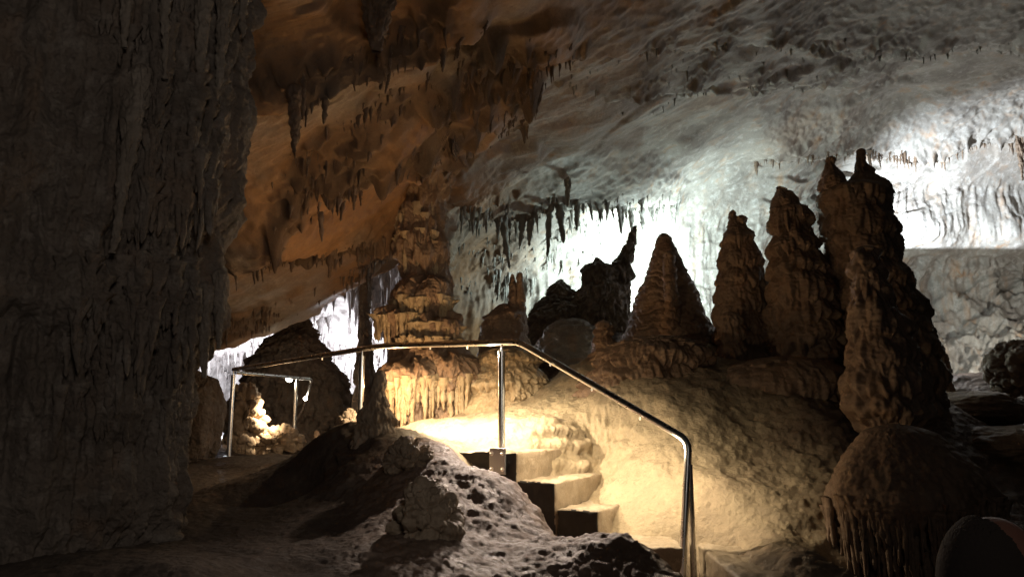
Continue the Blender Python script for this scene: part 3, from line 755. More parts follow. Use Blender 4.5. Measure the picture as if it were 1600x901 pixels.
blob = fbm(g * 1.1, 204, 4); rg = fbm(g * 2.6, 205, 4, 0.55, ridged=True)
wr = worley(g * 7 + 0.5 * noise(g * 3, 207)[..., None], 206)
dr = drip_disp(g, 0.5, 0.09, 208, 0.6, 7.0)
patch = sstep(-0.05, 0.25, noise(g * 0.8 + 7, 209))
fine = fbm(g * 16, 210, 3, 0.65)
disp = 0.22 * blob * (1 - 0.6 * curtain) + 0.05 * fl1 + curtain * (0.10 * fl2 + 0.45 * dr) + (1 - curtain) * (0.05 * fbm(g * 3.5, 214, 4, 0.6) + 0.03 * (rg - 0.4) * patch - 0.05 * (wr - 0.4) * patch) + 0.014 * fine
# hollow below the brow and the undercut at the bottom left
zz = g[..., 2]
disp -= 0.25 * sstep(0.9, 0.55, zz + 0.25 * noise(g * 1.7, 212)) * sstep(0.0, 0.45, zz + 0.2) * (1 - 0.5 * curtain)
g = g + rad * disp[..., None]
geo.add(g.reshape(-1, 3), grid_faces(nth, nz))
WALLG = g
wl = geo.build('rock_wall', M['wall'], loc=np.array([g[nth // 2, -1, 0], 3.0, 0]))
tag(wl, 'massive dark grey rock wall with drip curtains down its edge, filling the left side', 'rock wall')

_W = WALLG[::3, ::2].reshape(-1, 3); _d = _W - EYE; _dv = _d @ _fw
_WU = CX + FPX * (_d @ _rt) / _dv; _WV = CY - FPX * (_d @ _up) / _dv
def wall_point(px, py):
    u, v = _WU, _WV
    m = (np.abs(u - px) < 7) & (np.abs(v - py) < 7)
    if not m.any(): return None
    q = _W[m]; return q[np.argmin(q[:, 1])]
def curtain_strip(label, px, py0, py1, wpx, D, seed, lean=0, mat='wall'):
    """long narrow hanging drip"""
    prof = []
    for t in np.linspace(0, 1, 9):
        w = wpx * (1 - 0.75 * t ** 1.3); x = px + lean * t
        prof.append((py0 + (py1 - py0) * t, x - w / 2, x + w / 2))
    geo = Geo(); g = body(geo, D, prof, Lz=0.22, A=0.03, seed=seed, nth=120, ff=24, fine=0.010, teeth=1.0, dr=0.8, lump=0.12)
    # close the tip
    loc = P(px, py0, D)
    o = geo.build('stalactite', M[mat], loc=loc); return tag(o, label, 'stalactite')
SW = 'stalactites hanging from the dark wall'
for lab, px, a, b, w, D, ln in (
    ('long pale stalactite hanging at the top of the dark wall, broader of the pair', 322, -60, 124, 34, 3.9, -10),
    ('long pale stalactite beside the broader one at the top of the dark wall', 356, -60, 142, 32, 3.95, -14),
    ('thin stalactite stub at the top of the dark wall, left of the pale pair', 258, -50, 124, 18, 3.7, 0),
    ('very long tapering drip curtain down the middle of the dark wall', 222, 100, 396, 34, 3.35, -46),
    ('short broken stalactite at the top of the dark wall, right above the long curtain', 200, -50, 75, 24, 3.5, -6),
    ('slender stalactite at the outer edge of the dark wall top', 384, -60, 60, 20, 4.1, -6),
    ('hanging drip at the low edge of the dark wall, above the far light', 322, 440, 590, 26, 4.2, -4),
    ('second hanging drip near the low edge of the dark wall', 344, 420, 545, 24, 4.3, -2)):
    ys = [wall_point(px + ln * t, a + (b - a) * t) for t in (0.15, 0.5, 0.9)]
    ys = [q[1] for q in ys if q is not None] or [D]
    tag(curtain_strip(lab, px, a, b, w, min(ys) - 0.03, int(px), ln, 'drape'), group=SW)
gw_ = Geo(); rt, ln, rd = [], [], []
for k in range(420):
    py = rng.uniform(-60, 640); ex_ = np.interp(py, [a for a, b in edge], [b for a, b in edge])
    q = wall_point(ex_ - abs(rng.normal(0, 75)) - 6, py)
    if q is None: continue
    l = rng.uniform(0.06, 0.3); rt.append(q + np.array([0, 0.01, 0.03])); ln.append(l); rd.append(0.008 + l * 0.06)
cones(gw_, rt, ln, rd, 77, ns=8, nr=10, lean=0.05, tip=0.35)
gw_.build('drip_curtain', M['wall'], parent=wl, loc=np.array(wl.location))

# ------------------------------------------------------------------ stalactites
GRP_BIG = 'larger stalactites on the ceiling'
for k, (lab, px, a, b, w, mat, ln) in enumerate((
    ('broad dark blade of a stalactite at the top of the orange ceiling', 592, -40, 82, 62, 'fringe', -4),
    ('dark stubby stalactite beside the bright chink near the dark wall', 460, 130, 238, 24, 'fringe', 0),
    ('narrow dark stalactite in front of the orange rock by the chink', 474, 110, 190, 10, 'fringe', 0),
    ('pale stalactite in the middle of the grey fringe on the back wall', 887, 268, 322, 12, 'fringe_grey', 0),
    ('long brown stalactite near the right edge of the bright wall', 1592, 215, 282, 11, 'fringe', 6))):
    s_ = on_shell(px, max(a, -200))
    D = float(s_[1]) - (0.05 if k != 1 else 0.2)
    o = curtain_strip(lab, px, a, b, w, D, 300 + k, ln, mat); tag(o, group=GRP_BIG)

# countable stalactites along the ledges: each one a thing of its own
def ledge_points(pts, xa, xb, n_, jy=6):
    xs, ys = zip(*pts); X = np.sort(rng.uniform(xa, xb, n_)); return [(x, np.interp(x, xs, ys) + rng.uniform(-jy, jy * 0.2)) for x in X]
LL = [(LEDGES[0], 30, 'brown stalactite in the dark fringe above the orange slab', 'fringe', (0.06, 0.2)),
      (LEDGES[3], 26, 'short brown stalactite in the fringe under the orange slab', 'fringe', (0.06, 0.18)),
      (LEDGES[4], 40, 'grey stalactite in the fringe above the green-grey wall', 'fringe_grey', (0.12, 0.5)),
      (LEDGES[5], 34, 'thin stalactite in the fringe over the glaring white wall', 'fringe', (0.08, 0.3)),
      (LEDGES[1], 16, 'brown stalactite in the fringe high on the orange ceiling', 'fringe', (0.08, 0.22)),
      (LEDGES[6], 20, 'thin stalactite high on the pale ceiling', 'fringe_grey', (0.05, 0.14))]
protos = []
for k in range(6):
    gp = Geo(); cones(gp, [(0, 0, 0)], [1.0], [0.075 + 0.02 * (k % 3)], 40 + k, ns=12, nr=18, lean=0.05, tip=0.3)
    protos.append((np.concatenate(gp.v), np.concatenate(gp.f4)))
meshes = {}
for (led, cnt, lab, mat, (l0, l1)) in LL:
    for (x, y) in ledge_points(led[0], led[1], led[2], cnt):
        if x > 1640: continue
        k = int(rng.integers(0, 6)); p = on_shell(x, y); l = float(np.clip(rng.lognormal(math.log((l0 + l1) * 0.45), 0.5), l0 * 0.6, l1 * 1.5))
        key = (k, mat)
        if key not in meshes:
            o = mesh_obj('stalactite', protos[k][0], protos[k][1], M[mat]); meshes[key] = o.data
        else:
            o = bpy.data.objects.new('stalactite', meshes[key]); COL.objects.link(o)
        o.location = p + np.array([0, 0.0, 0.03]); wd = l * rng.uniform(0.6, 1.0) + 0.05
        o.scale = (wd, wd, l); o.rotation_euler = (rng.normal(0, 0.04), rng.normal(0, 0.04), rng.uniform(0, 6.28))
        tag(o, lab, 'stalactite', lab.replace('stalactite', 'stalactites'))

# ------------------------------------------------------------------ uncountable drip fringe on the ceiling
def clustered(q):
    return noise(np.array([[q[0] / 38, q[1] / 38, 0.5]]), 600)[0] + 0.5 * noise(np.array([[q[0] / 13, q[1] / 13, 2.5]]), 601)[0] > rng.uniform(-0.4, 0.15)
def in_zone(n_, poly):
    poly = np.array(poly, float); out = []
    mn, mx = poly.min(0), poly.max(0)
    while len(out) < n_:
        q = rng.uniform(mn, mx); c = False; j = len(poly) - 1
        for i in range(len(poly)):
            a, b = poly[i], poly[j]
            if (a[1] > q[1]) != (b[1] > q[1]) and q[0] < (b[0] - a[0]) * (q[1] - a[1]) / (b[1] - a[1]) + a[0]: c = not c
            j = i
        if c and clustered(q): out.append(q)
    return out
ZONES = [([(390,330),(420,250),(520,180),(640,110),(760,60),(850,60),(840,140),(780,180),(700,205),(640,230),(560,245),(470,290)], 420, (0.03, 0.13), 'b'),
         ([(340,368),(420,380),(520,372),(600,350),(640,325),(640,365),(600,395),(520,420),(420,425),(345,420)], 220, (0.03, 0.11), 'b'),
         ([(370,170),(430,140),(540,60),(640,20),(760,10),(700,50),(600,90),(500,130),(430,165)], 110, (0.03, 0.12), 'b'),
         ([(690,295),(800,300),(900,280),(1060,290),(1060,322),(900,330),(800,350),(700,350)], 260, (0.04, 0.22), 'g'),
         ([(700,380),(830,340),(900,340),(980,360),(900,420),(780,480),(700,470)], 260, (0.04, 0.16), 'g'),
         ([(1180,240),(1300,212),(1450,226),(1620,195),(1620,215),(1450,240),(1300,232),(1180,262)], 300, (0.04, 0.18), 'b'),
         ([(860,130),(1000,60),(1250,40),(1280,130),(1100,140),(980,180)], 220, (0.02, 0.1), 'g'),
         ([(1280,40),(1600,40),(1600,75),(1280,75)], 120, (0.02, 0.1), 'g'),
         ([(700,60),(860,20),(900,60),(800,180),(760,190)], 200, (0.03, 0.11), 'b'),
         ([(345,505),(420,480),(520,440),(610,395),(615,408),(520,470),(420,506),(350,532)], 160, (0.03, 0.12), 'b')]
geos = {'b': Geo(), 'g': Geo()}
for zi, (poly, cnt, (l0, l1), kd) in enumerate(ZONES):
    q = in_zone(cnt, poly); r = np.array([on_shell(a, b) for a, b in q]); l = np.clip(rng.lognormal(math.log((l0 + l1) * 0.42), 0.6, cnt), 0.02, l1 * 1.4)
    cl = 0.5 + 0.9 * np.clip(noise(r * 1.7, 400 + zi) + 0.35, 0, 1.2)
    cones(geos[kd], r + np.array([0, 0, 0.02]), l * cl, np.clip(l * 0.09, 0.006, 0.024), 500 + zi, ns=6, nr=6, lean=0.05)
tag(geos['b'].build('dripstone_fringe', M['fringe']), 'dense brown fringe of tiny drips all over the ceiling', 'dripstone', kind='stuff')
tag(geos['g'].build('dripstone_fringe', M['fringe_grey']), 'dense grey fringe of tiny drips on the back wall', 'dripstone', kind='stuff')
gf = Geo(); r, l = [], []
for k in range(900):
    i, j = rng.integers(40, 400), rng.integers(60, 240); r.append(FARG[i, j] + np.array([0, -0.05, 0.05])); l.append(rng.uniform(0.12, 0.6))
cones(gf, r, l, np.array(l) * 0.09, 9, ns=6, nr=6, lean=0.03)
tag(gf.build('dripstone_fringe', M['far']), 'white drip fringe glowing in the far chamber', 'dripstone', kind='stuff')

# ------------------------------------------------------------------ stairs
st = empty('staircase', (*C1, Z4 - 0.3)); tag(st, 'worn concrete stairs climbing left between outcrop and yellow flowstone', 'stairs')
def box_grid(c, ux, uy, lx, ly, z0, z1, seed, name='step'):
    """box with a bevelled worn edge: c = corner, ux/uy horizontal unit axes"""
    import bmesh
    bm = bmesh.new()
    co = [c + a * lx * ux + b * ly * uy for a, b in ((0, 0), (1, 0), (1, 1), (0, 1))]
    vb = [bm.verts.new((*p, z0)) for p in co]; vt = [bm.verts.new((*p, z1)) for p in co]
    bm.faces.new(vb[::-1]); bm.faces.new(vt)
    for i in range(4): bm.faces.new((vb[i], vb[(i + 1) % 4], vt[(i + 1) % 4], vt[i]))
    bmesh.ops.recalc_face_normals(bm, faces=bm.faces)
    bmesh.ops.bevel(bm, geom=list(bm.edges), offset=0.016, segments=3, affect='EDGES', profile=0.5)
    bmesh.ops.subdivide_edges(bm, edges=[e for e in bm.edges if e.calc_length() > 0.08], cuts=28, use_grid_fill=True)
    bm.normal_update()
    pv = np.array([v.co[:] for v in bm.verts]); nv_ = np.array([v.normal[:] for v in bm.verts])
    d = 0.013 * fbm(pv * 5, seed, 3) + 0.007 * fbm(pv * 22, seed + 3, 3) - 0.02 * np.clip(noise(pv * 9, seed + 8) - 0.25, 0, 1)
    pv = pv + nv_ * d[:, None]
    for v, q in zip(bm.verts, pv): v.co = Vector(q) - Vector(st.location)
    me = bpy.data.meshes.new(name); bm.to_mesh(me); bm.free()
    for p in me.polygons: p.use_smooth = True
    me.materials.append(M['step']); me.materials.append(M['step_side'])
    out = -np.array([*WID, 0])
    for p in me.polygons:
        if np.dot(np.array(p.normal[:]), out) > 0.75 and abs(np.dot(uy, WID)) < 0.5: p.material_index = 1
    o = bpy.data.objects.new(name, me); COL.objects.link(o); o.parent = st
    return o
def step_at(t0, t1, z, seed, wid=1.15):
    c = C1 + RUN * t1
    box_grid(c, WID, -RUN, wid, t1 - t0 - 0.003, z - 0.6, z, seed)
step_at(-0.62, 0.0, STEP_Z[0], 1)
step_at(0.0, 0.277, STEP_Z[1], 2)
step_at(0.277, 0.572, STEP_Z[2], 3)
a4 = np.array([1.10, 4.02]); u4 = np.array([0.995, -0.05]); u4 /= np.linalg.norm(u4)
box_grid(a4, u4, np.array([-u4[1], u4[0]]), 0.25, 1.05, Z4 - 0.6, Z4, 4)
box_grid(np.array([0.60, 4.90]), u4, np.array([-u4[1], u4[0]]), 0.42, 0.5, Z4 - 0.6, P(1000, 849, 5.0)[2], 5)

# ------------------------------------------------------------------ railing
A_ = P(365, 577, 8.8); B_ = P(597, 540, 6.7); C_ = P(811, 534, 5.6); D_ = P(1076, 688, 5.0)
E_ = P(1064, 940, 4.88)
rail = empty('stair_railing', tuple(P(780, 740, 5.55))); tag(rail, 'brushed steel tube railing with small lamps along stairs and path', 'railing')
rl = np.array(rail.location)
def part(name, fn, mat='steel', label=None, parent=rail, smooth=True):
    gp = Geo(); fn(gp); o = gp.build(name, M[mat], parent=parent, loc=None if parent is None else np.array(parent.matrix_world.translation) if False else None, smooth=smooth)
    if label: o['label'] = label
    return o
def mkpart(name, gp, mat, parent=rail, smooth=True):
    v = np.concatenate(gp.v)
    o = gp.build(name, M[mat], smooth=smooth)
    for vv in (): pass
    o.parent = parent; o.location = -rl if parent is rail else (0, 0, 0)
    return o
def tube_part(name, pts, r, mat='steel', n=18, rad=0.08, parent=rail):
    gp = Geo(); tube(gp, round_path(pts, rad), r, n); return mkpart(name, gp, mat, parent)
tube_part('handrail', [A_, B_, C_, D_, E_], 0.0235, n=24, rad=0.07)
H = P(487, 592, 10.0); I_ = P(436, 700, 11.2)
tube_part('handrail', [A_ + np.array([0.02, 0.02, -0.03]), H, P(474, 640, 10.4), I_], 0.02, rad=0.06)
def post(px, pyt, D, pyb, r=0.0235, sink=0.15, px2=None):
    t = P(px, pyt, D); b = P(px2 or px, pyb, D); b = np.array([t[0], t[1], b[2] - sink])
    gp = Geo(); f_ = b + np.array([0, 0, sink - 0.01])
    if sink > 0.1: tube(gp, [f_, f_ + np.array([0, 0, 0.012])], 0.055, 20)
    tube(gp, [t - np.array([0, 0, 0.062]), t - np.array([0, 0, 0.045])], r + 0.003, 20)
    tube(gp, [b, t - np.array([0, 0, 0.05])], r, 20); tube(gp, [t - np.array([0, 0, 0.055]), t + np.array([0, 0, 0.0])], 0.008, 10); return mkpart('post', gp, 'steel')
post(365, 579, 8.8, 712); post(463, 592, 9.95, 712)
post(566, 548, 6.86, 700); post(784, 538, 5.66, 706, sink=0.02)
tp = P(1078, 725, 4.97); gp = Geo(); tube(gp, [np.array([tp[0], tp[1], Z4 - 0.6]), tp], [0.024, 0.016], 20); mkpart('post', gp, 'steel')
# bracket plate bolted to the end of the top step
c0 = P(779, 722, 5.50); ux = np.array([RUN[0], RUN[1], 0]); nf = np.array([-WID[0], -WID[1], 0])
# put it just proud of the step's end face
tt = (c0[:2] - C1) @ RUN; pc = np.array([*(C1 + RUN * tt), 0]) + nf * 0.022; pc[2] = P(779, 720, pc[1])[2]
hw, hh, th_ = 0.060, 0.088, 0.010
gp = Geo()
cor = np.array([[sx * hw, sy * th_, sz * hh] for sx in (-1, 1) for sy in (-1, 1) for sz in (-1, 1)])
cw = pc + cor[:, :1] * ux + cor[:, 1:2] * nf + cor[:, 2:] * np.array([0, 0, 1])
gp.add(cw, np.array([[0,1,3,2],[4,6,7,5],[0,4,5,1],[2,3,7,6],[0,2,6,4],[1,5,7,3]]))
pl = mkpart('bracket_plate', gp, 'plate', smooth=False)
bvl = pl.modifiers.new('bevel', 'BEVEL'); bvl.width = 0.004; bvl.segments = 2
for sx in (-1, 1):
    for sz in (-1, 1):
        q = pc + ux * sx * 0.04 + np.array([0, 0, sz * 0.052]) + nf * 0.010
        gp = Geo(); tube(gp, [q, q + nf * 0.003], 0.015, 16); tube(gp, [q + nf * 0.003, q + nf * 0.014], 0.010, 6); tube(gp, [q + nf * 0.014, q + nf * 0.022, q + nf * 0.025], [0.006, 0.006, 0.003], 12)
        o = gp.build('bolt', M['steel']); o.parent = pl
LEDS = [P(453, 590.5, 9.86), P(478, 621, 10.2), P(433, 705, 11.0), P(503, 558.5, 7.5), P(672, 541.5, 6.3), P(730, 540.5, 5.98), P(860, 567, 5.42), P(925, 606, 5.28), P(1000, 651, 5.12)]
for k, q in enumerate(LEDS):
    gp = Geo(); r = 0.007 if k > 2 else (0.04, 0.026, 0.028)[k]
    q = q + (np.array([0.0, 0.012, -0.012]) if k > 2 else np.array([0, -0.025, -0.01]))
    if k < 3: tube(gp, [q + np.array([0, 0, r * math.cos(a)]) for a in np.linspace(0.1, 3.04, 9)], [r * math.sin(a) for a in np.linspace(0.1, 3.04, 9)], 14)
    else: tube(gp, [q + np.array([0, 0, 0.012]), q + np.array([0, 0, 0.004]), q - np.array([0, 0, 0.006]), q - np.array([0, 0, 0.010])], [r, r, r * 0.75, r * 0.2], 14)
    mkpart('lamp', gp, 'led' if k < 3 else 'led_dim')

# ------------------------------------------------------------------ visitor at the lower right
def person():
    HP = P(1546, 914, 1.48)                                   # middle of the head
    zf = floor_z(HP[0], HP[1]); face = np.array([0.93, 0.36, 0.0]); face /= np.linalg.norm(face); side = np.array([-face[1], face[0], 0]); upv = np.array([0, 0, 1.0])
    H_ = HP[2] + 0.115 - 0
    root = empty('person', (HP[0], HP[1], H_ - 1.68)); rz = np.array(root.location)
    W = lambda f, s, z: rz + face * f + side * s + upv * z
    import bmesh
    me = bpy.data.meshes.new('body'); bm = bmesh.new()
    J = {'pelvis': (0, 0, .93, .13), 'waist': (0, 0, 1.08, .12), 'chest': (0.01, 0, 1.27, .14), 'neckb': (0.0, 0, 1.41, .075), 'neck': (0.01, 0, 1.47, .055), 'skull': (0.02, 0, 1.56, .06)}
    for s, k in ((1, 'l'), (-1, 'r')):
        J.update({'sh' + k: (0, .17 * s, 1.38, .062), 'el' + k: (-.02, .22 * s, 1.1, .042), 'wr' + k: (.06, .23 * s, .87, .03), 'ha' + k: (.09, .23 * s, .79, .03),
                  'hip' + k: (0, .1 * s, .88, .095), 'kn' + k: (.02, .11 * s, .48, .06), 'an' + k: (-.01, .11 * s, .09, .04), 'to' + k: (.16, .12 * s, .035, .035)})
    V = {}; sk = []
    for k, (f, s, z, r) in J.items(): V[k] = bm.verts.new(W(f, s, z) - rz); sk.append(r)
    for a, b in [('pelvis', 'waist'), ('waist', 'chest'), ('chest', 'neckb'), ('neckb', 'neck'), ('neck', 'skull')] + [e for k in 'lr' for e in
                 [('chest', 'sh' + k), ('sh' + k, 'el' + k), ('el' + k, 'wr' + k), ('wr' + k, 'ha' + k), ('pelvis', 'hip' + k), ('hip' + k, 'kn' + k), ('kn' + k, 'an' + k), ('an' + k, 'to' + k)]]:
        bm.edges.new((V[a], V[b]))
    bm.to_mesh(me); bm.free()
    tmp = bpy.data.objects.new('tmp_body', me); COL.objects.link(tmp)
    md = tmp.modifiers.new('skin', 'SKIN'); ss = tmp.modifiers.new('sub', 'SUBSURF'); ss.levels = 2
    sv = me.skin_vertices[0].data
    for i, r in enumerate(sk): sv[i].radius = (r, r); sv[i].use_root = (i == 0)
    dg = bpy.context.evaluated_depsgraph_get(); ev = tmp.evaluated_get(dg); m2 = bpy.data.meshes.new_from_object(ev)
    vb = np.array([v.co[:] for v in m2.vertices]); fb = [list(p.vertices) for p in m2.polygons]
    bpy.data.objects.remove(tmp)
    # head: skull, jaw, nose, ears
    nt_, np_ = 220, 160
    th = np.linspace(0, 2 * math.pi, nt_, endpoint=False)[:, None]; ph = np.linspace(0.001, math.pi - 0.001, np_)[None]
    d = np.stack([np.cos(th) * np.sin(ph), np.sin(th) * np.sin(ph), np.cos(ph) + 0 * th], -1)
    def bump(c, w, a): c = np.array(c, float); c /= np.linalg.norm(c); return a * np.exp(-((d - c) ** 2).sum(-1) / w ** 2)
    k = 1 + bump((1, 0, -.28), .13, .24) + bump((.9, 0, -.75), .25, .10) + bump((.9, 0, .12), .3, .03) - bump((.9, .33, -.02), .14, .07) - bump((.9, -.33, -.02), .14, .07) \
        + bump((.95, 0, -.52), .13, .05) - bump((.6, .8, -.6), .45, .12) - bump((.6, -.8, -.6), .45, .12) - bump((-.6, 0, -.9), .5, .15) + bump((-1, 0, .2), .6, .04)
    h = d * k[..., None] * np.array([.098, .076, .118])
    hc = np.array([.02, 0, 1.565])
    hv = hc + h
    gh = Geo(); gh.add(hv.reshape(-1, 3), grid_faces(nt_, np_, True))
    for s in (1, -1):                                         # ears: curled rim and lobe
        pts = [np.array([-.005 + .032 * math.sin(a) * (1 if a < 3.3 else .7), s * (.077 + .012 * math.sin(a / 2)), 1.555 + .034 * math.cos(a)]) for a in np.linspace(-.3, 5.2, 18)]
        tube(gh, pts, [.006] * 18, 8)
        tube(gh, [np.array([.0, s * .068, 1.575]), np.array([-.008, s * .080, 1.555]), np.array([.0, s * .072, 1.535])], [.016, .018, .014], 10)
    for s in (1, -1):                                         # fingers and thumbs
        for q in range(4):
            o_ = np.array([.055 + .022 * q, .23 * s, .80]); ll = (.07, .08, .078, .062)[q]
            tube(gh, [o_, o_ + np.array([.004, 0, -.5 * ll]), o_ + np.array([.012, -.008 * s, -ll * .8]), o_ + np.array([.022, -.014 * s, -ll])], [.010, .009, .008, .005], 8)
        tube(gh, [np.array([.10, .23 * s, .84]), np.array([.125, .215 * s, .81]), np.array([.132, .2 * s, .78])], [.012, .011, .007], 8)
    lv = np.concatenate(gh.v); L2 = np.stack([lv[:, 0:1] * face + lv[:, 1:2] * side + lv[:, 2:3] * upv], 0)[0]
    allv = np.vstack([vb, L2])
    f = fb + [list(q + len(vb)) for q in np.concatenate(gh.f4)] + [list(q + len(vb)) for q in np.concatenate(gh.f3)]
    mt = bpy.data.meshes.new('tmp'); mt.from_pydata(allv.tolist(), [], f)
    t2 = bpy.data.objects.new('tmp2', mt); COL.objects.link(t2)
    rm = t2.modifiers.new('r', 'REMESH'); rm.mode = 'VOXEL'; rm.voxel_size = 0.0055
    sm = t2.modifiers.new('s', 'SMOOTH'); sm.iterations = 4
    dg = bpy.context.evaluated_depsgraph_get(); mb = bpy.data.meshes.new_from_object(t2.evaluated_get(dg)); bpy.data.objects.remove(t2)
    for p in mb.polygons: p.use_smooth = True
    mb.materials.clear(); mb.materials.append(M['skin']); mb.name = 'body'
    b = bpy.data.objects.new('body', mb); COL.objects.link(b); b.parent = root
    # short hair at the back and sides: a cap with a receding front
    TH = np.arctan2(d[..., 1], d[..., 0]); keep = (d[..., 0] < -0.02 + 0.25 * np.clip(-d[..., 2], 0, .3) - 0.35 * np.clip(d[..., 2], 0, 1) + 0.05 * noise(d * 4.0, 8)) & (d[..., 2] > -0.55 - 0.1 * d[..., 0])
    hh_ = hc + h * (1.035 + 0.012 * noise(d * 30, 5)[..., None])
    F = grid_faces(nt_, np_, True); kf = keep.reshape(-1)[F].all(1); F = F[kf]; F = F[~(((np.linalg.norm(hh_.reshape(-1, 3)[F].mean(1) - np.array([0, .08, 1.55]), axis=1)) < .032) | (np.linalg.norm(hh_.reshape(-1, 3)[F].mean(1) - np.array([0, -.08, 1.55]), axis=1) < .032))]
    us, inv = np.unique(F, return_inverse=True); hvv = hh_.reshape(-1, 3)[us]; hvv = hvv[:, 0:1] * face + hvv[:, 1:2] * side + hvv[:, 2:3] * upv
    ho = mesh_obj('hair', hvv, inv.reshape(F.shape), M['hair']); ho.parent = root
    so = ho.modifiers.new('thick', 'SOLIDIFY'); so.thickness = 0.008; so.offset = -1
    # clothes follow the body
    bv = np.array([v.co[:] for v in mb.vertices]); bf = [list(p.vertices) for p in mb.polygons]
    nn_ = np.array([v.normal[:] for v in mb.vertices])
    for nm, lo, hi, m_, off in (('jacket', .86, 1.435, 'cloth', .014), ('trousers', .06, .95, 'denim', .010)):
        lat = np.abs(bv @ side)
        ok = (bv[:, 2] > lo) & (bv[:, 2] < hi)
        if nm == 'trousers': ok &= lat < .205
        ff = [q for q in bf if all(ok[i] for i in q)]
        use = sorted({i for q in ff for i in q}); mp_ = {i: k for k, i in enumerate(use)}
        mm = bpy.data.meshes.new(nm); mm.from_pydata((bv[use] + nn_[use] * off).tolist(), [], [[mp_[i] for i in q] for q in ff])
        for p in mm.polygons: p.use_smooth = True
        mm.materials.append(M[m_]); oo = bpy.data.objects.new(nm, mm); COL.objects.link(oo); oo.parent = root
    tag(root, 'person with receding dark hair seen from the side, cut off at the lower right corner', 'person')
person()

# ------------------------------------------------------------------ lights
def lamp(name, typ, loc, energy, col, aim=None, size=None, blend=0.3, radius=0.05):
    l = bpy.data.lights.new(name, typ); l.energy = energy; l.color = col
    if typ == 'SPOT': l.spot_size = size; l.spot_blend = blend
    if typ in ('SPOT', 'POINT'): l.shadow_soft_size = radius
    if typ == 'AREA': l.shape = 'DISK'; l.size = size
    o = bpy.data.objects.new(name, l); COL.objects.link(o); o.location = loc
    if aim is not None:
        o.rotation_euler = Vector(np.asarray(aim) - np.asarray(loc)).to_track_quat('-Z', 'Y').to_euler()
    return o
COOL = (0.82, 0.95, 1.0); WHITE = (0.88, 0.93, 1.0); WARM = (1.0, 0.80, 0.53); AMBER = (1.0, 0.62, 0.3)
def flood_lamp(label, pos, aim, blocker=None):
    """small flood lamp: finned housing, glass, stirrup, and an added visor plate under the beam"""
    pos = np.asarray(pos, float); f = np.asarray(aim, float) - pos; f[2] = 0; f /= np.linalg.norm(f)
    sd = np.array([f[1], -f[0], 0]); u = np.array([0, 0, 1.0])
    root = empty('flood_lamp', tuple(pos - u * 0.16)); tag(root, label, 'lamp'); rl_ = np.array(root.location)
    def box(gp, c, a, b, h):
        cor = np.array([[x, y, z] for x in (-1, 1) for y in (-1, 1) for z in (-1, 1)])
        gp.add(c + cor[:, :1] * a * sd + cor[:, 1:2] * b * f + cor[:, 2:] * h * u, np.array([[0,1,3,2],[4,6,7,5],[0,4,5,1],[2,3,7,6],[0,2,6,4],[1,5,7,3]]))
    def fin(name, gp, mat):
        o = gp.build(name, M[mat], smooth=False); o.parent = root; o.location = -rl_
    gp = Geo(); box(gp, pos - f * 0.09, 0.10, 0.03, 0.07)
    for k in range(5): box(gp, pos - f * 0.135 + sd * (k - 2) * 0.04, 0.004, 0.0149, 0.06)
    fin('housing', gp, 'plate')
    gp = Geo(); box(gp, pos - f * 0.055, 0.085, 0.004, 0.055); fin('lens', gp, 'led_dim')
    gp = Geo(); tube(gp, [pos - f * 0.09 - sd * 0.115, pos - f * 0.09 - sd * 0.115 - u * 0.14, pos - f * 0.09 + sd * 0.115 - u * 0.14, pos - f * 0.09 + sd * 0.115], 0.008, 8); fin('stirrup', gp, 'plate')
    if blocker is not None:  # plate added to block the beam below a straight line on the wall
        gp = Geo(); c = pos + f * 0.05 - u * 0.06
        e = pos + f * 0.12 + u * 0.12 * blocker
        v = np.array([pos - f * 0.05 - u * 0.075 - sd * 0.3, pos - f * 0.05 - u * 0.075 + sd * 0.3, e + sd * 0.3, e - sd * 0.3]); v = np.vstack([v, v - u * 0.006])
        gp.add(v, np.array([[0,1,2,3],[7,6,5,4],[0,4,5,1],[1,5,6,2],[2,6,7,3],[3,7,4,0]])); fin('blocker', gp, 'plate')
q = P(1046, 474, 11.7); a = P(1010, 430, 13.3); flood_lamp('flood lamp standing behind the cone-shaped stalagmite', q, a)
lamp('flood_behind_cone', 'SPOT', q, 1500, (0.76, 0.97, 0.99), a, math.radians(164), 1.0, 0.02)
lamp('flood_by_ridge', 'POINT', P(985, 500, 12.1), 130, (0.76, 1.0, 0.95), radius=0.04)
q = P(1366, 398, 12.7); a = P(1515, 375, 14.3); flood_lamp('flood lamp with an added visor standing behind the twin-peaked stalagmite', q, np.array([q[0], a[1], a[2]]), 0.29)
lamp('flood_behind_twin', 'SPOT', q, 2300, (0.76, 0.88, 1.0), a, math.radians(142), 1.0, 0.003)
lamp('flood_far_right', 'POINT', P(1640, 545, 12.4), 120, (1.0, 1.0, 0.9), radius=0.04)
lamp('flood_lower_right', 'POINT', P(1395, 520, 11.5), 80, (0.9, 0.93, 1.0), radius=0.04)
lamp('far_chamber_flood', 'POINT', P(535, 610, 15.2), 420, (0.9, 0.92, 1.0), radius=0.08)
lamp('far_chamber_flood', 'POINT', P(345, 610, 15.5), 420, (0.9, 0.92, 1.0), radius=0.08)
# rail lamps: small warm LEDs that shine down and inwards
for q, e in ((P(640, 541, 6.45), 140), (P(730, 541, 5.98), 190), (P(860, 567, 5.45), 65), (P(950, 622, 5.25), 24), (P(1050, 683, 5.08), 16)):
    q = q + np.array([0.02, 0.06, -0.035])
    lamp('rail_led_and_fill', 'SPOT', q, e, WARM, q + np.array([0.1, 0.35, -1.0]), math.radians(150), 0.7, 0.02)
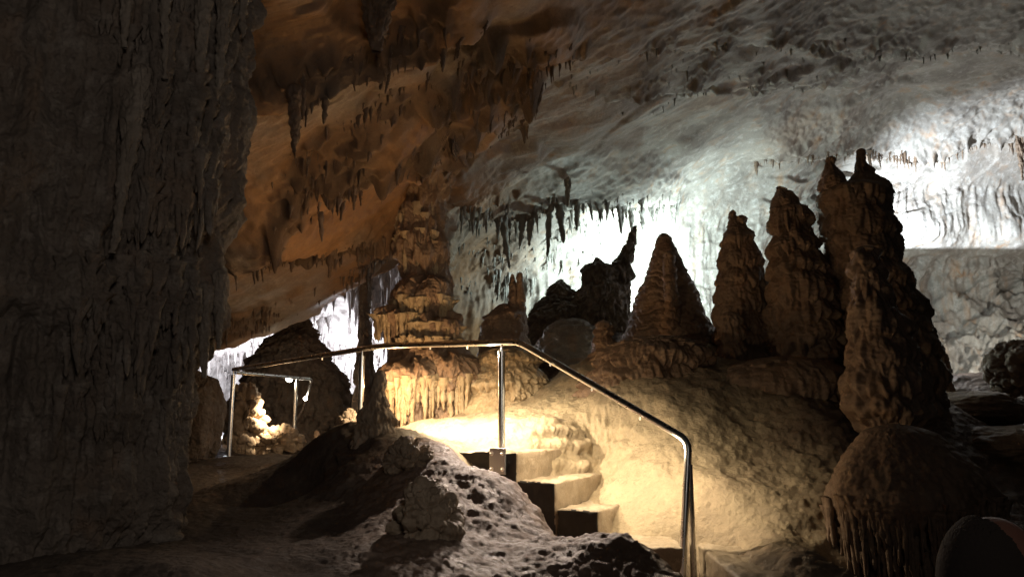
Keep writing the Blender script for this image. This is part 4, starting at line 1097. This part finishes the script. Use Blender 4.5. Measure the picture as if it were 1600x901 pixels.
# and whiter ones that shine down over the outcrop
for q, a, e in ((P(770, 545, 5.72), (790, 800, 4.5), 110), (P(930, 612, 5.36), (880, 870, 4.3), 45)):
    q = q + np.array([0.0, 0.03, -0.035]); lamp('rail_led_and_fill', 'SPOT', q, e, (1.0, 0.80, 0.66), P(*a), math.radians(84), 0.9, 0.02)
lamp('rail_led_and_fill', 'POINT', P(600, 600, 7.2), 26, AMBER, radius=0.008)  # fill light added away from the rail, warms the ceiling slab and column
lamp('rail_led_and_fill', 'POINT', P(450, 600, 9.8), 5, WARM, radius=0.02)
lamp('rail_led_and_fill', 'SPOT', P(440, 625, 9.3), 150, WARM, P(392, 668, 9.6), math.radians(85), 0.7, 0.02)
lamp('rail_led_and_fill', 'POINT', P(765, 545, 5.8), 13, WARM, radius=0.01)
lamp('rail_led_and_fill', 'POINT', P(1046, 700, 5.03), 7, WARM, radius=0.01)
lamp('fill_behind_camera', 'SPOT', (0.6, -0.8, 2.6), 110, (1.0, 0.93, 0.85), (-2.3, 3.4, 2.2), math.radians(78), 0.8, 0.3)  # fill light added behind the camera, aimed at the left wall
lamp('fill_behind_camera', 'AREA', (0.3, -1.0, 3.0), 7, (1.0, 0.92, 0.84), (0, 4, 1.5), 1.2)  # weak broad fill added from the camera side
w = bpy.data.worlds.new('World'); scene.world = w; w.use_nodes = True
w.node_tree.nodes['Background'].inputs[0].default_value = (0.5, 0.5, 0.55, 1); w.node_tree.nodes['Background'].inputs[1].default_value = 0.002

# ------------------------------------------------------------------ camera
cam = bpy.data.cameras.new('camera'); cam.sensor_width = 36; cam.lens = 36 * FPX / 1600; cam.clip_end = 200; cam.clip_start = 0.05
co_ = bpy.data.objects.new('camera', cam); COL.objects.link(co_); co_.location = EYE; co_.rotation_euler = (math.pi / 2 + PITCH, 0, 0)
scene.camera = co_
vs = scene.view_settings; scene.display_settings.display_device = 'sRGB'
vs.view_transform = 'Standard'; vs.look = 'None'; vs.exposure = 0; vs.gamma = 1; vs.use_curve_mapping = False
cy = scene.cycles; cy.use_denoising = True; cy.max_bounces = 7; cy.diffuse_bounces = 4; cy.glossy_bounces = 3; cy.sample_clamp_indirect = 6; cy.caustics_reflective = False; cy.caustics_refractive = False
